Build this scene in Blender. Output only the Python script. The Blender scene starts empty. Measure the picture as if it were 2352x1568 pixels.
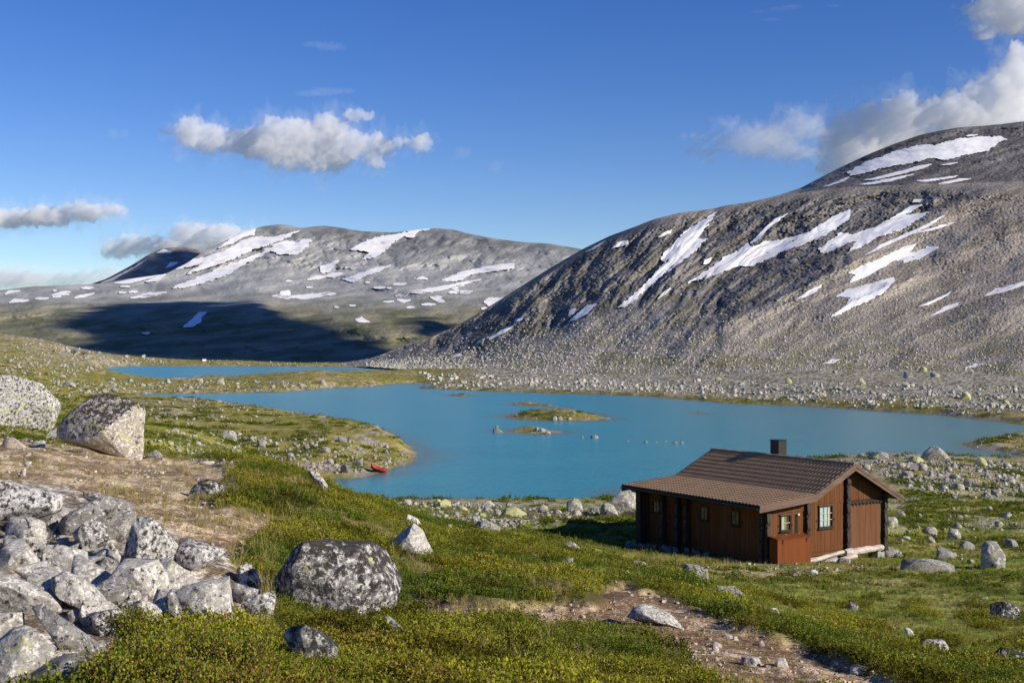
import bpy, math, numpy as np
from mathutils import Vector
R=math.radians
FP,YH,CX,ZC=2750.0,806.0,1176.0,12.0      # focal length, horizon row and centre column of the photo (at 2352 px width), eye height
rng=np.random.default_rng(7)
C=bpy.context.scene.collection
SUN_AZ,SUN_EL=118.0,25.5
# ------------------------------------------------------------------ helpers
def tag(o,label=None,cat=None,group=None,kind=None):
    if label: o['label']=label
    if cat: o['category']=cat
    if group: o['group']=group
    if kind: o['kind']=kind
    return o
def empty(name,loc=(0,0,0),rz=0,parent=None):
    o=bpy.data.objects.new(name,None); C.objects.link(o); o.location=loc; o.rotation_euler=(0,0,rz)
    o.empty_display_size=.1
    if parent: o.parent=parent
    return o
def mesh_np(name,V,F,mat=None,col=None,parent=None,smooth=False,loc=None,attrs=None,link=True,matidx=None):
    """V (n,3); F (m,3|4) int array"""
    V=np.ascontiguousarray(V,np.float32); F=np.ascontiguousarray(F,np.int32)
    me=bpy.data.meshes.new(name); k=F.shape[1]
    me.vertices.add(len(V)); me.vertices.foreach_set('co',V.ravel())
    me.loops.add(F.size); me.loops.foreach_set('vertex_index',F.ravel())
    me.polygons.add(len(F)); me.polygons.foreach_set('loop_start',np.arange(0,F.size,k,dtype=np.int32))
    if smooth: me.polygons.foreach_set('use_smooth',np.ones(len(F),bool))
    if matidx is not None: me.polygons.foreach_set('material_index',np.ascontiguousarray(matidx,np.int32))
    me.update(calc_edges=True)
    if col is not None:
        a=me.color_attributes.new('Col','FLOAT_COLOR','POINT')
        c=np.ones((len(V),4),np.float32); c[:,:3]=col; a.data.foreach_set('color',c.ravel())
    for n,v in (attrs or {}).items():
        v=np.asarray(v,np.float32)
        if v.ndim==1: a=me.attributes.new(n,'FLOAT','POINT'); a.data.foreach_set('value',np.ascontiguousarray(v))
        else: a=me.attributes.new(n,'FLOAT_VECTOR','POINT'); a.data.foreach_set('vector',np.ascontiguousarray(v).ravel())
    for m in (mat if isinstance(mat,(list,tuple)) else [mat]):
        if m: me.materials.append(m)
    o=bpy.data.objects.new(name,me)
    if link: C.objects.link(o)
    if parent: o.parent=parent
    if loc is not None: o.location=loc
    return o
def grid_faces(n,m):
    i=np.arange(n*m).reshape(n,m)
    return np.stack([i[:-1,:-1],i[:-1,1:],i[1:,1:],i[1:,:-1]],-1).reshape(-1,4)
_ga=np.random.default_rng(1).random(256)*2*np.pi
_gx,_gy=np.cos(_ga),np.sin(_ga)
def _hash(ix,iy,s):
    h=(ix.astype(np.int64)*374761393+iy.astype(np.int64)*668265263+s*974634777)&0xffffffff
    h=((h^(h>>13))*1274126177)&0xffffffff
    return ((h^(h>>16))&255).astype(np.int64)
def noise2(x,y,s=0):
    x=np.asarray(x,float);y=np.asarray(y,float)
    ix=np.floor(x);iy=np.floor(y);fx=x-ix;fy=y-iy
    u=fx*fx*fx*(fx*(fx*6-15)+10);v=fy*fy*fy*(fy*(fy*6-15)+10)
    def g(a,b):
        h=_hash(ix+a,iy+b,s); return _gx[h]*(fx-a)+_gy[h]*(fy-b)
    n0=g(0,0);n0=n0+u*(g(1,0)-n0);n1=g(0,1);n1=n1+u*(g(1,1)-n1)
    return (n0+v*(n1-n0))*1.5
def fbm(x,y,o=4,s=0,g=.5,l=2.03):
    a=1.;t=0.;n=0.
    for i in range(o):
        t=t+a*noise2(x,y,s+i*17);n+=a;a*=g;x=x*l+3.7;y=y*l-1.3
    return t/n
def ridged(x,y,o=4,s=0):
    a=1.;t=0.;n=0.
    for i in range(o):
        t=t+a*(1-2*np.abs(noise2(x,y,s+i*13)));n+=a;a*=.5;x=x*2.03+1.7;y=y*2.03+9.2
    return t/n
_g3=np.random.default_rng(2).normal(size=(256,3));_g3/=np.linalg.norm(_g3,axis=1)[:,None]
def noise3(P,s=0):
    I=np.floor(P);Fr=P-I;U=Fr*Fr*Fr*(Fr*(Fr*6-15)+10);r=0
    for a in (0,1):
        for b in (0,1):
            for c in (0,1):
                h=_hash(I[:,0]+a+131*(I[:,2]+c),I[:,1]+b+57*(I[:,2]+c),s)
                d=((Fr-np.array([a,b,c]))*_g3[h]).sum(1)
                r=r+d*(U[:,0] if a else 1-U[:,0])*(U[:,1] if b else 1-U[:,1])*(U[:,2] if c else 1-U[:,2])
    return r*1.5
def sstep(a,b,x):
    t=np.clip((x-a)/(b-a),0,1); return t*t*(3-2*t)
def mix(a,b,t): return a+(b-a)*t
def mixc(c1,c2,t): return c1+(np.asarray(c2)-c1)*np.asarray(t)[...,None]
def sdist(px,py,poly):
    """signed distance (negative inside) to a closed polygon"""
    poly=np.asarray(poly,float);n=len(poly);d=np.full(px.shape,1e18);ins=np.zeros(px.shape,bool)
    for i in range(n):
        ax,ay=poly[i];bx,by=poly[(i+1)%n];ex,ey=bx-ax,by-ay
        wx=px-ax;wy=py-ay
        t=np.clip((wx*ex+wy*ey)/(ex*ex+ey*ey+1e-12),0,1)
        d=np.minimum(d,(wx-t*ex)**2+(wy-t*ey)**2)
        if ay!=by:
            c=((ay<=py)!=(by<=py))&(px<ax+(py-ay)*ex/ey); ins^=c
    d=np.sqrt(d); return np.where(ins,-d,d)
def lerp_poly(pts):
    p=np.array(sorted(pts),float); return lambda x:np.interp(x,p[:,0],p[:,1])
def smooth_poly(pts,w=12):
    f=lerp_poly(pts); k=np.linspace(-w,w,7)
    return lambda x:sum(f(np.asarray(x)+q) for q in k)/7
def world(x,y,Y): return np.array([(x-CX)/FP*Y,Y,ZC+(YH-y)/FP*Y])
def lakept(x,y):
    Y=ZC*FP/(y-YH); return ((x-CX)/FP*Y,Y)
# ------------------------------------------------------------------ node helpers
class NT:
    def __init__(s,name):
        s.m=bpy.data.materials.new(name); s.m.use_nodes=True; s.t=s.m.node_tree; s.n=s.t.nodes; s.l=s.t.links
        s.n.clear(); s.out=s.n.new('ShaderNodeOutputMaterial')
    def node(s,typ,inp=None,**kw):
        n=s.n.new('ShaderNode'+typ)
        for k,v in kw.items(): setattr(n,k,v)
        for k,v in (inp or {}).items(): s.set(n,k,v)
        return n
    def set(s,n,k,v):
        i=n.inputs[k]
        if hasattr(v,'is_output') or isinstance(v,bpy.types.NodeSocket): s.l.new(v,i)
        elif isinstance(v,bpy.types.Node): s.l.new(v.outputs[0],i)
        else:
            if i.type=='RGBA' and len(v)==3: v=(*v,1)
            i.default_value=v
    def bsdf(s,**kw):
        b=s.n.new('ShaderNodeBsdfPrincipled'); s.l.new(b.outputs[0],s.out.inputs[0])
        for k,v in kw.items(): s.set(b,k.replace('_',' '),v)
        s.b=b; return b
    def noise(s,scale,detail=4,rough=.55,vec=None,dist=0):
        n=s.node('TexNoise',{'Scale':scale,'Detail':detail,'Roughness':rough,'Distortion':dist})
        if vec is not None: s.set(n,'Vector',vec)
        return n.outputs[0]
    def ramp(s,fac,stops):
        n=s.node('ValToRGB',{'Fac':fac}); e=n.color_ramp.elements
        while len(e)<len(stops): e.new(.5)
        for i,(p,c) in enumerate(stops):
            e[i].position=p; e[i].color=(*c,1) if hasattr(c,'__len__') else (c,c,c,1)
        return n.outputs[0]
    def mixc(s,f,a,b,typ='MIX'):
        n=s.node('Mix',data_type='RGBA',blend_type=typ)
        s.set(n,0,f); s.set(n,6,a); s.set(n,7,b); return n.outputs[2]
    def math(s,op,a,b=0.):
        n=s.node('Math',operation=op); s.set(n,0,a); s.set(n,1,b); return n.outputs[0]
    def bump(s,h,strength=.5,dist=.05):
        n=s.node('Bump',{'Height':h,'Strength':strength,'Distance':dist}); return n.outputs[0]
    def attr(s,name='Col'):
        return s.node('Attribute',attribute_name=name).outputs
    def obj(s): return s.node('TexCoord').outputs['Object']
    def pos(s): return s.node('NewGeometry').outputs['Position']
def simple(name,c,rough=.7,metal=0,spec=.3):
    t=NT(name); t.bsdf(Base_Color=c,Roughness=rough,Metallic=metal,Specular_IOR_Level=spec); return t.m
# ------------------------------------------------------------------ camera, light, sky
sc=bpy.context.scene
cam=bpy.data.cameras.new('camera'); co=bpy.data.objects.new('camera',cam); C.objects.link(co); sc.camera=co
co.location=(0,0,ZC); co.rotation_euler=(R(90),0,0)
cam.sensor_width=36; cam.lens=36*FP/2352; cam.shift_y=(YH-784)/2352.0; cam.clip_start=.1; cam.clip_end=60000
sun=bpy.data.lights.new('sun','SUN'); so=bpy.data.objects.new('sun',sun); C.objects.link(so)
sun.energy=5.0; sun.angle=R(.53); sun.color=(1,.92,.80)
az,el=R(SUN_AZ),R(SUN_EL)
SUN=np.array([math.sin(az)*math.cos(el),math.cos(az)*math.cos(el),math.sin(el)])
so.rotation_euler=Vector(SUN).to_track_quat('Z','Y').to_euler()
w=bpy.data.worlds.new('World'); sc.world=w; w.use_nodes=True; wt=w.node_tree
bg=wt.nodes['Background']; sky=wt.nodes.new('ShaderNodeTexSky'); sky.sky_type='NISHITA'; sky.sun_disc=False
sky.sun_elevation=el; sky.sun_rotation=az; sky.altitude=1200; sky.air_density=1.0; sky.dust_density=.15; sky.ozone_density=2.2
hs=wt.nodes.new('ShaderNodeHueSaturation'); hs.inputs['Saturation'].default_value=1.36; hs.inputs['Hue'].default_value=.522; hs.inputs['Value'].default_value=1.45
wt.links.new(sky.outputs[0],hs.inputs['Color']); wt.links.new(hs.outputs[0],bg.inputs[0]); bg.inputs[1].default_value=.072
sc.view_settings.view_transform='Standard'; sc.view_settings.look='None'; sc.view_settings.exposure=.27; sc.view_settings.gamma=1
sc.cycles.use_denoising=True; sc.cycles.max_bounces=6; sc.cycles.diffuse_bounces=2; sc.cycles.glossy_bounces=2
sc.cycles.transmission_bounces=3; sc.cycles.transparent_max_bounces=6; sc.cycles.volume_bounces=22; sc.cycles.caustics_reflective=False; sc.cycles.caustics_refractive=False
# ------------------------------------------------------------------ terrain: heights
LAKE_N=[(296,910),(330,905.5),(380,904),(500,903.5),(620,901),(700,896),(790,889.5),(845,888.5),(880,884),(940,880),(1010,884),(960,892),(1100,897.5),(1230,902),(1330,905),(1440,908),(1520,913),(1600,920),(1700,928),(1830,932),(1940,938),(2050,947),(2130,950),(2200,958),(2290,968),(2352,976),(2500,984),
 (2520,990),(2352,992),(2290,1001),(2245,1010),(2207,1018),(2237,1030),(2288,1038),(2350,1047),(2335,1052),(2268,1055),(2183,1052),(2094,1047),(2068,1052),(1996,1051),(1966,1056),(1899,1052),(1838,1060),(1700,1090),(1600,1110),(1440,1132),(1405,1162),(1330,1170),(1290,1171),(1240,1166),(1170,1157),(1060,1151),(1000,1149),(920,1149),(870,1154),(800,1160),(740,1150),(700,1130),(690,1110),
 (730,1098),(800,1098),(850,1093),(890,1082),(935,1060),(967,1046),(950,1030),(905,1008),(870,992),(830,980),(760,973),(640,971.5),(700,967),(747,963),(720,955),(690,947),(600,940),(545,935),(520,926),(470,920),(420,918),(330,916)]
ISL=[[(1159,958),(1172,953),(1189,948.5),(1228,946.2),(1290,945.8),(1345,946.2),(1372,954),(1406,962),(1350,966),(1262,966),(1194,964)],
 [(1158,990),(1174,986),(1208,985),(1262,987.5),(1292,992),(1262,997),(1201,995)],
 [(1172,927),(1190,925.8),(1235,928),(1286,931.5),(1282,933.2),(1225,931.5),(1180,929)],
 [(1030,906.5),(1060,905.2),(1086,908.5),(1060,910.5)],[(1595,949),(1605,947.6),(1615,950),(1604,952)]]
LAKE_F=[(232,853.5),(240,847),(262,842.5),(330,840.5),(440,840.5),(560,840.5),(700,842),(830,843),(880,846),(926,851.5),(900,857),(800,857),(740,862),(690,864),(600,861.5),(566,862.5),(640,866),(560,868.5),(480,861.5),(430,870),(400,871),(360,874),(340,873),(300,867),(262,862)]
POND=[(132,846.5),(150,843.5),(180,844.5),(175,847.5),(150,848.5)]
LK=[np.array([lakept(*p) for p in q]) for q in (LAKE_N,LAKE_F,POND)]
IS=[np.array([lakept(*p) for p in q]) for q in ISL]
CTRL=[(-300,1568,5),(0,1568,5.2),(350,1568,5.4),(700,1568,5.6),(1176,1568,6),(1700,1568,7.2),(2352,1568,10.3),(2700,1560,11),
 (1176,1450,8.6),(1176,1385,11),(1176,1310,16),(1176,1250,23),(1100,1221,28),(1200,1200,66),(1300,1222,59),
 (1760,1292,49),(1600,1300,44.5),(1500,1268,51),(1470,1248,55.5),(2040,1272,53),(1850,1245,56),(1650,1225,60),(2200,1285,51),(2450,1290,50),(2100,1150,76),(2300,1180,70),(2100,1075,108),(2300,1065,122),(1500,1180,75),(1400,1195,68),
 (1450,1322,17.5),(1700,1402,14),(2000,1482,12.4),(2352,1545,11.2),(1800,1385,26),(2000,1440,21.5),(2300,1480,19),(2200,1395,31),(2000,1340,39),(1700,1340,36),(2300,1335,39),(2600,1400,30),(1560,1330,30),
 (1500,1450,9.6),(1750,1500,8.9),(900,1450,8),(1500,1400,11.5),(900,1290,15),(1000,1245,22),(1300,1290,20),
 (600,1076,25),(690,1098,25),(760,1136,26),(870,1164,27),(950,1198,27.5),(1040,1214,28),(600,1180,16.5),(500,1200,14),(800,1205,19),(760,1420,9.2),
 (300,1098,20),(450,1072,25),(200,1055,23),(0,1020,25),(-300,1010,25),(100,1150,14.5),(300,1250,10.3),(600,1300,10.3),(0,1200,11.3),(0,1400,7.1),(300,1450,6.9),(-300,1300,8),
 (600,1064,31),(490,1066,27),(400,1052,52),(250,1010,60),(0,985,55),
 (900,1165,88),(1000,1165,84),(1100,1175,79),(1200,1178,76),
 (450,1000,104),(600,1062,122),(600,1020,136),(700,1000,147),(600,986,158),(800,990,152),(860,1000,147),(400,1022,112),(350,970,155),(740,1060,124),(760,1030,133),(860,1040,136),
 (420,924,250),(500,940,222),(600,945,215),(350,940,215),(680,953,217),
 (250,930,235),(150,900,255),(0,880,210),(100,860,310),(0,835,360),(0,800,600),(0,772,820),(-300,760,820),(-300,830,330),(150,800,820),(200,832,700),(320,836,960),(120,868,330),(470,828,1080),(200,802,1130),(100,782,1130),(300,817,1100),(700,833,1130),(850,834,1100),(1000,834,1100),
 (500,893,365),(500,878,425),(740,857,455),(690,875,405),(800,872,430),(600,882,400),(350,878,415),(250,880,380),(300,895,350),(880,866,480),
 (1000,872,470),(1200,882,415),(1500,897,345),(1700,904,315),(2000,920,262),(2300,936,235),(2600,950,215),(1050,850,640),(1400,868,460),(1800,872,370),(2200,895,290)]
def kern(d2): return np.where(d2>1e-12,.5*d2*np.log(d2+1e-12),0)
_cp=np.array([((x-CX)/FP,.3*math.log(Y)) for x,y,Y in CTRL]); _cz=np.array([ZC+(YH-y)/FP*Y for x,y,Y in CTRL])
_n=len(_cp); _K=kern(((_cp[:,None]-_cp[None])**2).sum(-1))+np.eye(_n)*2e-5
_P=np.c_[np.ones(_n),_cp]; _A=np.block([[_K,_P],[_P.T,np.zeros((3,3))]])
_w=np.linalg.solve(_A,np.r_[_cz,np.zeros(3)])
def tps(dx,lY):
    s=_w[_n]+_w[_n+1]*dx+_w[_n+2]*lY
    for i in range(_n): s=s+_w[i]*kern((dx-_cp[i,0])**2+(lY-_cp[i,1])**2)
    return s
NCOL,NROW=860,980
DX0,DX1,LY0,LY1=-.62,.62,math.log(2.2),math.log(1300.)
gdx=np.linspace(DX0,DX1,NCOL); gly=np.linspace(LY0,LY1,NROW)
# smooth base on a coarse grid, then bilinear up-sampling
cdx=np.linspace(DX0,DX1,216); cly=np.linspace(LY0,LY1,330)
base=tps(cdx[None,:]+0*cly[:,None],.3*cly[:,None]+0*cdx[None,:])
def bil(Z,x0,x1,y0,y1,x,y):
    n,m=Z.shape; u=np.clip((x-x0)/(x1-x0)*(m-1),0,m-1.001); v=np.clip((y-y0)/(y1-y0)*(n-1),0,n-1.001)
    i=u.astype(int);j=v.astype(int);u=u-i;v=v-j
    return (Z[j,i]*(1-u)+Z[j,i+1]*u)*(1-v)+(Z[j+1,i]*(1-u)+Z[j+1,i+1]*u)*v
GDX,GLY=np.meshgrid(gdx,gly); GY=np.exp(GLY); GX=GDX*GY
Z=bil(base,DX0,DX1,LY0,LY1,GDX,GLY)
wn=fbm(GX/9,GY/9,3,5)*2.2+fbm(GX/2.3,GY/2.3,2,8)*.8
wn=wn*np.clip(GY/150,.25,2.5)
def water_sd(X,Y):
    s=np.full(X.shape,1e9)
    m=(Y>60)
    x,y=X[m],Y[m]
    a=sdist(x,y,LK[0])
    for q in IS: a=np.maximum(a,-sdist(x,y,q))
    a=np.minimum(a,np.minimum(sdist(x,y,LK[1]),sdist(x,y,LK[2])))
    s[m]=a; return s
WS=water_sd(GX,GY)+np.where(np.abs(GY-200)<60,.35,1)*wn
land=np.maximum(Z,.25)
# the islands are low mounds of their own
isl=np.full(GX.shape,1e9)
mI=(GY>150)&(GY<420)&(GX>-60)&(GX<70)
for k,q in enumerate(IS):
    a=np.full(GX.shape,1e9); a[mI]=sdist(GX[mI],GY[mI],q); isl=np.minimum(isl,a)
land=np.where(isl<6,.2+.5*sstep(0,5,-isl)+.25*fbm(GX/3,GY/3,3,77)*sstep(0,4,-isl),land)
hum=.16*fbm(GX/3.1,GY/3.1,3,21)+.10*fbm(GX/.9,GY/.9,3,31)
far=sstep(60,160,GY)
hum=hum*(1-far)+far*(.75*fbm(GX/16,GY/16,4,41)+.55*np.maximum(0,fbm(GX/6,GY/9,3,44))+.12*fbm(GX/1.6,GY/1.6,2,47))*sstep(60,260,GY)**.5
hum=hum+sstep(350,900,GY)*1.6*np.maximum(-.2,fbm(GX/45,GY/60,4,51))
hum=np.where(isl<6,.2*hum,hum)
hum=hum*np.where((GDX<-.15)&(GY>205)&(GY<345),.35,1)
hum=hum*np.where((GDX<-.05)&(GDX>-.24)&(GY>395)&(GY<800),.3,1)
hum=hum+.9*np.exp(-((GX+71)/15.)**2-((GY-450)/11.)**2)*(1+.25*fbm(GX/9,GY/9,3,55))
# level the ground under the hut
HX,HY,HYAW,HZ=10.32,49.036,R(32.166),ZC-8.61
hdx,hdy=GX-HX,GY-HY
hv=hdx*math.cos(HYAW)+hdy*math.sin(HYAW); hu=-hdx*math.sin(HYAW)+hdy*math.cos(HYAW)
hd=np.maximum(np.maximum(-hv,hv-7.05),np.maximum(-hu,hu-7.84))
hplane=HZ-.05-.052*np.clip(hu,-2,9)-.065*np.clip(hv,0,8)
lev=1-sstep(.4,3.5,hd)
Z1=land+hum
Z1=mix(Z1,hplane+.3*hum,lev)
sh=np.clip(GY/60,1.2,6)
Zl=np.where(WS>0,.04+np.maximum(Z1,.12)*sstep(0,1,WS/sh)*1.0+np.minimum(.3,.05*WS),-np.minimum(1.5,.02-.12*WS))
Zg=np.where(WS<1e8,Zl,Z1)
Zg=mix(Zg,-12.,sstep(1180,1300,GY))
def ground(X,Y):
    return bil(Zg,DX0,DX1,LY0,LY1,X/Y,np.log(Y))
def hit(x,y,y0=2.5):
    """where the sight line of photo point (x,y) first meets the ground"""
    dx=(x-CX)/FP; col=bil(Zg,DX0,DX1,LY0,LY1,np.full(NROW,dx),gly); ray=ZC+(YH-y)/FP*np.exp(gly)
    b=np.where((col>=ray)&(np.exp(gly)>y0))[0]
    if not len(b): return None
    i=b[0]
    if i>0:
        d0=ray[i-1]-col[i-1]; d1=ray[i]-col[i]; t=d0/(d0-d1+1e-9); l=gly[i-1]+t*(gly[i]-gly[i-1])
    else: l=gly[i]
    Y=math.exp(l); return np.array([dx*Y,Y,ZC+(YH-y)/FP*Y])
GXD=CX+FP*GDX; GYD=YH-FP*(Zg-ZC)/GY
# ------------------------------------------------------------------ terrain: colours
PATHS=[[(-60,972),(100,985),(200,1015),(340,1048),(440,1054),(505,1064),(520,1085),(500,1110),(430,1140),(560,1175),(640,1200),(600,1235),(545,1290),(470,1275),(400,1235),(345,1190),(300,1165),(150,1110),(-60,1080)],
 [(930,1376),(1080,1380),(1250,1388),(1400,1376),(1365,1348),(1430,1334),(1530,1370),(1650,1412),(1750,1450),(1860,1488),(1970,1522),(2130,1600),(1640,1600),(1590,1522),(1520,1480),(1430,1450),(1300,1432),(1120,1424),(930,1412)],
 [(1180,1345),(1290,1335),(1300,1342),(1200,1356)],
 [(1690,1290),(1800,1296),(2000,1290),(2060,1296),(1900,1318),(1760,1335),(1650,1320),(1560,1300)]]
near=GY<70
nx,ny=GXD[near],GYD[near]
wob=14*fbm(GX[near]/.5,GY[near]/.9,3,61)+9*fbm(GX[near]/.15,GY[near]/.25,2,63)
ps=[sdist(nx+wob,ny+.5*wob,p) for p in PATHS]
soil=np.zeros(GX.shape); soil[near]=np.maximum.reduce([1-sstep(-6,7,ps[0]),1-sstep(-5,6,ps[1]),1-sstep(-5,6,ps[2]),.75*(1-sstep(-14,14,ps[3]))])
soil[near]*=1-sstep(40,64,GY[near])
FIELD=[(1470,1262),(1700,1285),(2060,1280),(2500,1240),(2500,1535),(2352,1538),(2200,1512),(2000,1472),(1850,1432),(1720,1395),(1600,1352),(1500,1312)]
field=np.zeros(GX.shape); field[near]=1-sstep(-14,14,sdist(nx+wob,ny+wob,FIELD))
n1=fbm(GX/4.5,GY/6,4,71); n2=fbm(GX/.7,GY/1.1,3,73); n3=fbm(GX/.12,GY/.2,3,75); n4=fbm(GX/28,GY/40,4,79)
g1=np.array([.115,.125,.018]);g2=np.array([.22,.20,.04]);g3=np.array([.31,.245,.105]);br=np.array([.13,.085,.042]);rk=np.array([.25,.235,.195])
col=mixc(g1,g2,sstep(-.35,.35,n2+.5*n1))
col=mixc(col,g3,.75*sstep(.05,.45,n1*.8+n4*.6+.25*n2))
col=mixc(col,np.array([.045,.065,.012]),.7*sstep(.1,.4,fbm(GX/7,GY/9,3,91)-.3*n1))
# distant ground: heath with bare rock slabs and pale gravel
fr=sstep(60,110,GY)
rocky=.8*fr*sstep(.17,.36,fbm(GX/5,GY/6,4,83)+.35*n4-.05)
rocky=np.maximum(rocky,fr*(WS<1e8)*(1-sstep(.1,.9,np.abs(WS)*60/np.maximum(GY,40)))*.7*sstep(-.2,.3,fbm(GX/4,GY/5,3,85)))
rocky=np.maximum(rocky,sstep(-.3,.3,fbm(GX/12,GY/16,4,87))*sstep(350,800,GY)*sstep(0,8,Z)*.55)
# boulder field between the hut and the lake
SHORE=[(780,1155),(1100,1146),(1430,1160),(1400,1190),(1180,1215),(1060,1220),(960,1200)]
ss=np.zeros(GX.shape); mm=(GY>30)&(GY<130); ss[mm]=1-sstep(-12,14,sdist(GXD[mm]+40*n2[mm],GYD[mm]+16*n2[mm],SHORE))
rocky=np.maximum(rocky,ss*sstep(-.25,.1,n2+.4*n1)*.8)
rightshore=(GX/np.maximum(GY,1)>.24)&(GY>60)&(GY<175)&~((GX/np.maximum(GY,1)>.36)&(GY>124))
rocky=np.maximum(rocky,rightshore*sstep(.0,.35,fbm(GX/3,GY/5,4,89)+.25*sstep(80,120,GY))*.7)
# the scree side of the valley right of the lake
rs=sstep(.01,.06,GDX+.06)*sstep(2,14,WS)*sstep(200,230,GY)*(WS<1e8)*(GY<800)
rocky=np.maximum(rocky,rs*sstep(-.25,.2,fbm(GX/14,GY/22,4,93)+.10*sstep(5,40,WS)-.12)*.85)
gspk=noise2(GXD/3.1,GYD/1.7,811)+.6*noise2(GXD/6.5,GYD/2.9,812)
col=mixc(col,rk*np.clip(1+.3*n2+.75*gspk,.28,2.)[...,None],np.clip(rocky,0,1))
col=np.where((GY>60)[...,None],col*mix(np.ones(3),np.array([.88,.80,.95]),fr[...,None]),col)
col=np.where((GY>180)[...,None],col*np.clip(1+.35*gspk,.5,1.6)[...,None],col)
sc1=mixc(np.array([.15,.105,.06]),np.array([.35,.275,.18]),sstep(-.3,.45,n2+.5*n3))
sc2=mixc(np.array([.115,.074,.042]),np.array([.35,.26,.175]),sstep(-.2,.5,n2*.8+.7*n3))
soilc=mixc(sc2,sc1,sstep(1900,900,GXD)*sstep(1290,1120,GYD)*near)
PILE=[(-200,1095),(150,1100),(330,1185),(500,1245),(600,1320),(640,1345),(640,1420),(560,1440),(400,1445),(300,1490),(180,1600),(-200,1700)]
peat=mixc(np.array([.055,.04,.022]),np.array([.15,.125,.045]),sstep(-.3,.4,n2+.6*n3))
col=mixc(col,peat,near*(1-sstep(24,45,GY))*(1-field)*.85)
col=mixc(col,soilc,np.clip(soil*1.25,0,1))
pz=np.zeros(GX.shape); pz[near]=1-sstep(-4,10,sdist(nx+wob,ny+.5*wob,PILE))
col=mixc(col,mixc(np.array([.10,.075,.05]),np.array([.36,.32,.27]),sstep(-.2,.45,n2*.6+n3)),pz)
brn=np.zeros(GX.shape); brn[near]=1-sstep(-10,25,sdist(nx+wob,ny+wob,[(-200,1040),(140,1080),(300,1110),(420,1150),(560,1210),(560,1290),(430,1240),(330,1175),(140,1095),(-200,1090)]))
col=mixc(col,mixc(np.array([.13,.10,.035]),np.array([.27,.20,.095]),sstep(-.3,.4,n2+.5*n3)),.8*brn*(1-soil))
fc=mixc(np.array([.14,.165,.022]),np.array([.26,.22,.085]),sstep(-.1,.5,n1+.4*n2)); fc=mixc(fc,np.array([.05,.075,.012]),.8*sstep(.15,.4,fbm(GX/2.2,GY/2.6,3,97)))
col=mixc(col,fc,field*(1-soil))
wet=(WS<1e8)*(1-sstep(-.2,.35,WS*40/np.maximum(GY,40)))
col=mixc(col,np.array([.10,.085,.06]),wet*.8)
rsd=sstep(.0,.05,GDX+.06)*sstep(3,25,WS)*sstep(190,240,GY)*(WS<1e8)
col=mixc(col,mixc(np.array([.07,.064,.042]),np.array([.40,.37,.30]),sstep(-.7,.9,gspk+.4*n1)),rsd*.75*sstep(-.25,.25,fbm(GX/10,GY/18,4,95)+.012*np.clip(WS,0,40)))
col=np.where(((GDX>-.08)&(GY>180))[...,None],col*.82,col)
t=NT('ground'); c=t.attr()[0]; o=t.pos()
f=t.noise(9,5,.65,o); f2=t.noise(55,3,.6,o)
k=t.math('ADD',t.math('MULTIPLY',f,1.0),t.math('MULTIPLY',f2,1.2))
cc=t.mixc(1,c,t.ramp(k,[(.65,(.36,.35,.34)),(1.5,(1.7,1.7,1.65))]),'MULTIPLY')
so_a=t.attr('soil')[2]
v1=t.node('TexVoronoi',{'Vector':o,'Scale':34.}); v2=t.node('TexVoronoi',{'Vector':o,'Scale':85.})
pb=t.math('ADD',t.math('MULTIPLY',t.node('SeparateXYZ',{0:v1.outputs['Color']}).outputs[0],.6),t.math('MULTIPLY',t.node('SeparateXYZ',{0:v2.outputs['Color']}).outputs[1],.6))
cc=t.mixc(so_a,cc,t.mixc(1,cc,t.ramp(pb,[(.2,(.5,.48,.46)),(.62,(.95,.95,.95)),(1.,(1.9,1.85,1.75))]),'MULTIPLY'))
t.bsdf(Base_Color=cc,Roughness=.95,Specular_IOR_Level=.1,Normal=t.bump(t.math('ADD',f,t.math('MULTIPLY',f2,.4)),.6,.06))
M_GROUND=t.m
Zg=Zg-.07*np.clip(soil,0,1)*(GY<40)
TV=np.stack([GX,GY,Zg],-1)
# a band of side and far sheet so the ground reaches the horizon
ext=[]
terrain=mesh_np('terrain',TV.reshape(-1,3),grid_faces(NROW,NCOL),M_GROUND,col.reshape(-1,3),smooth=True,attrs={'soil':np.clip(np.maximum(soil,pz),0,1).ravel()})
tag(terrain,kind='structure')
E_=9000.
oy=np.array([-60,0,2.2,20,100,400,1300,1301,E_]); 
pv=[(-E_,-E_,-14),(E_,-E_,-14),(E_,E_*3,-14),(-E_,E_*3,-14)]
tag(mesh_np('ground',pv,[[0,1,2,3]],simple('far_ground',(.12,.12,.05),.95)),kind='structure')
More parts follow.
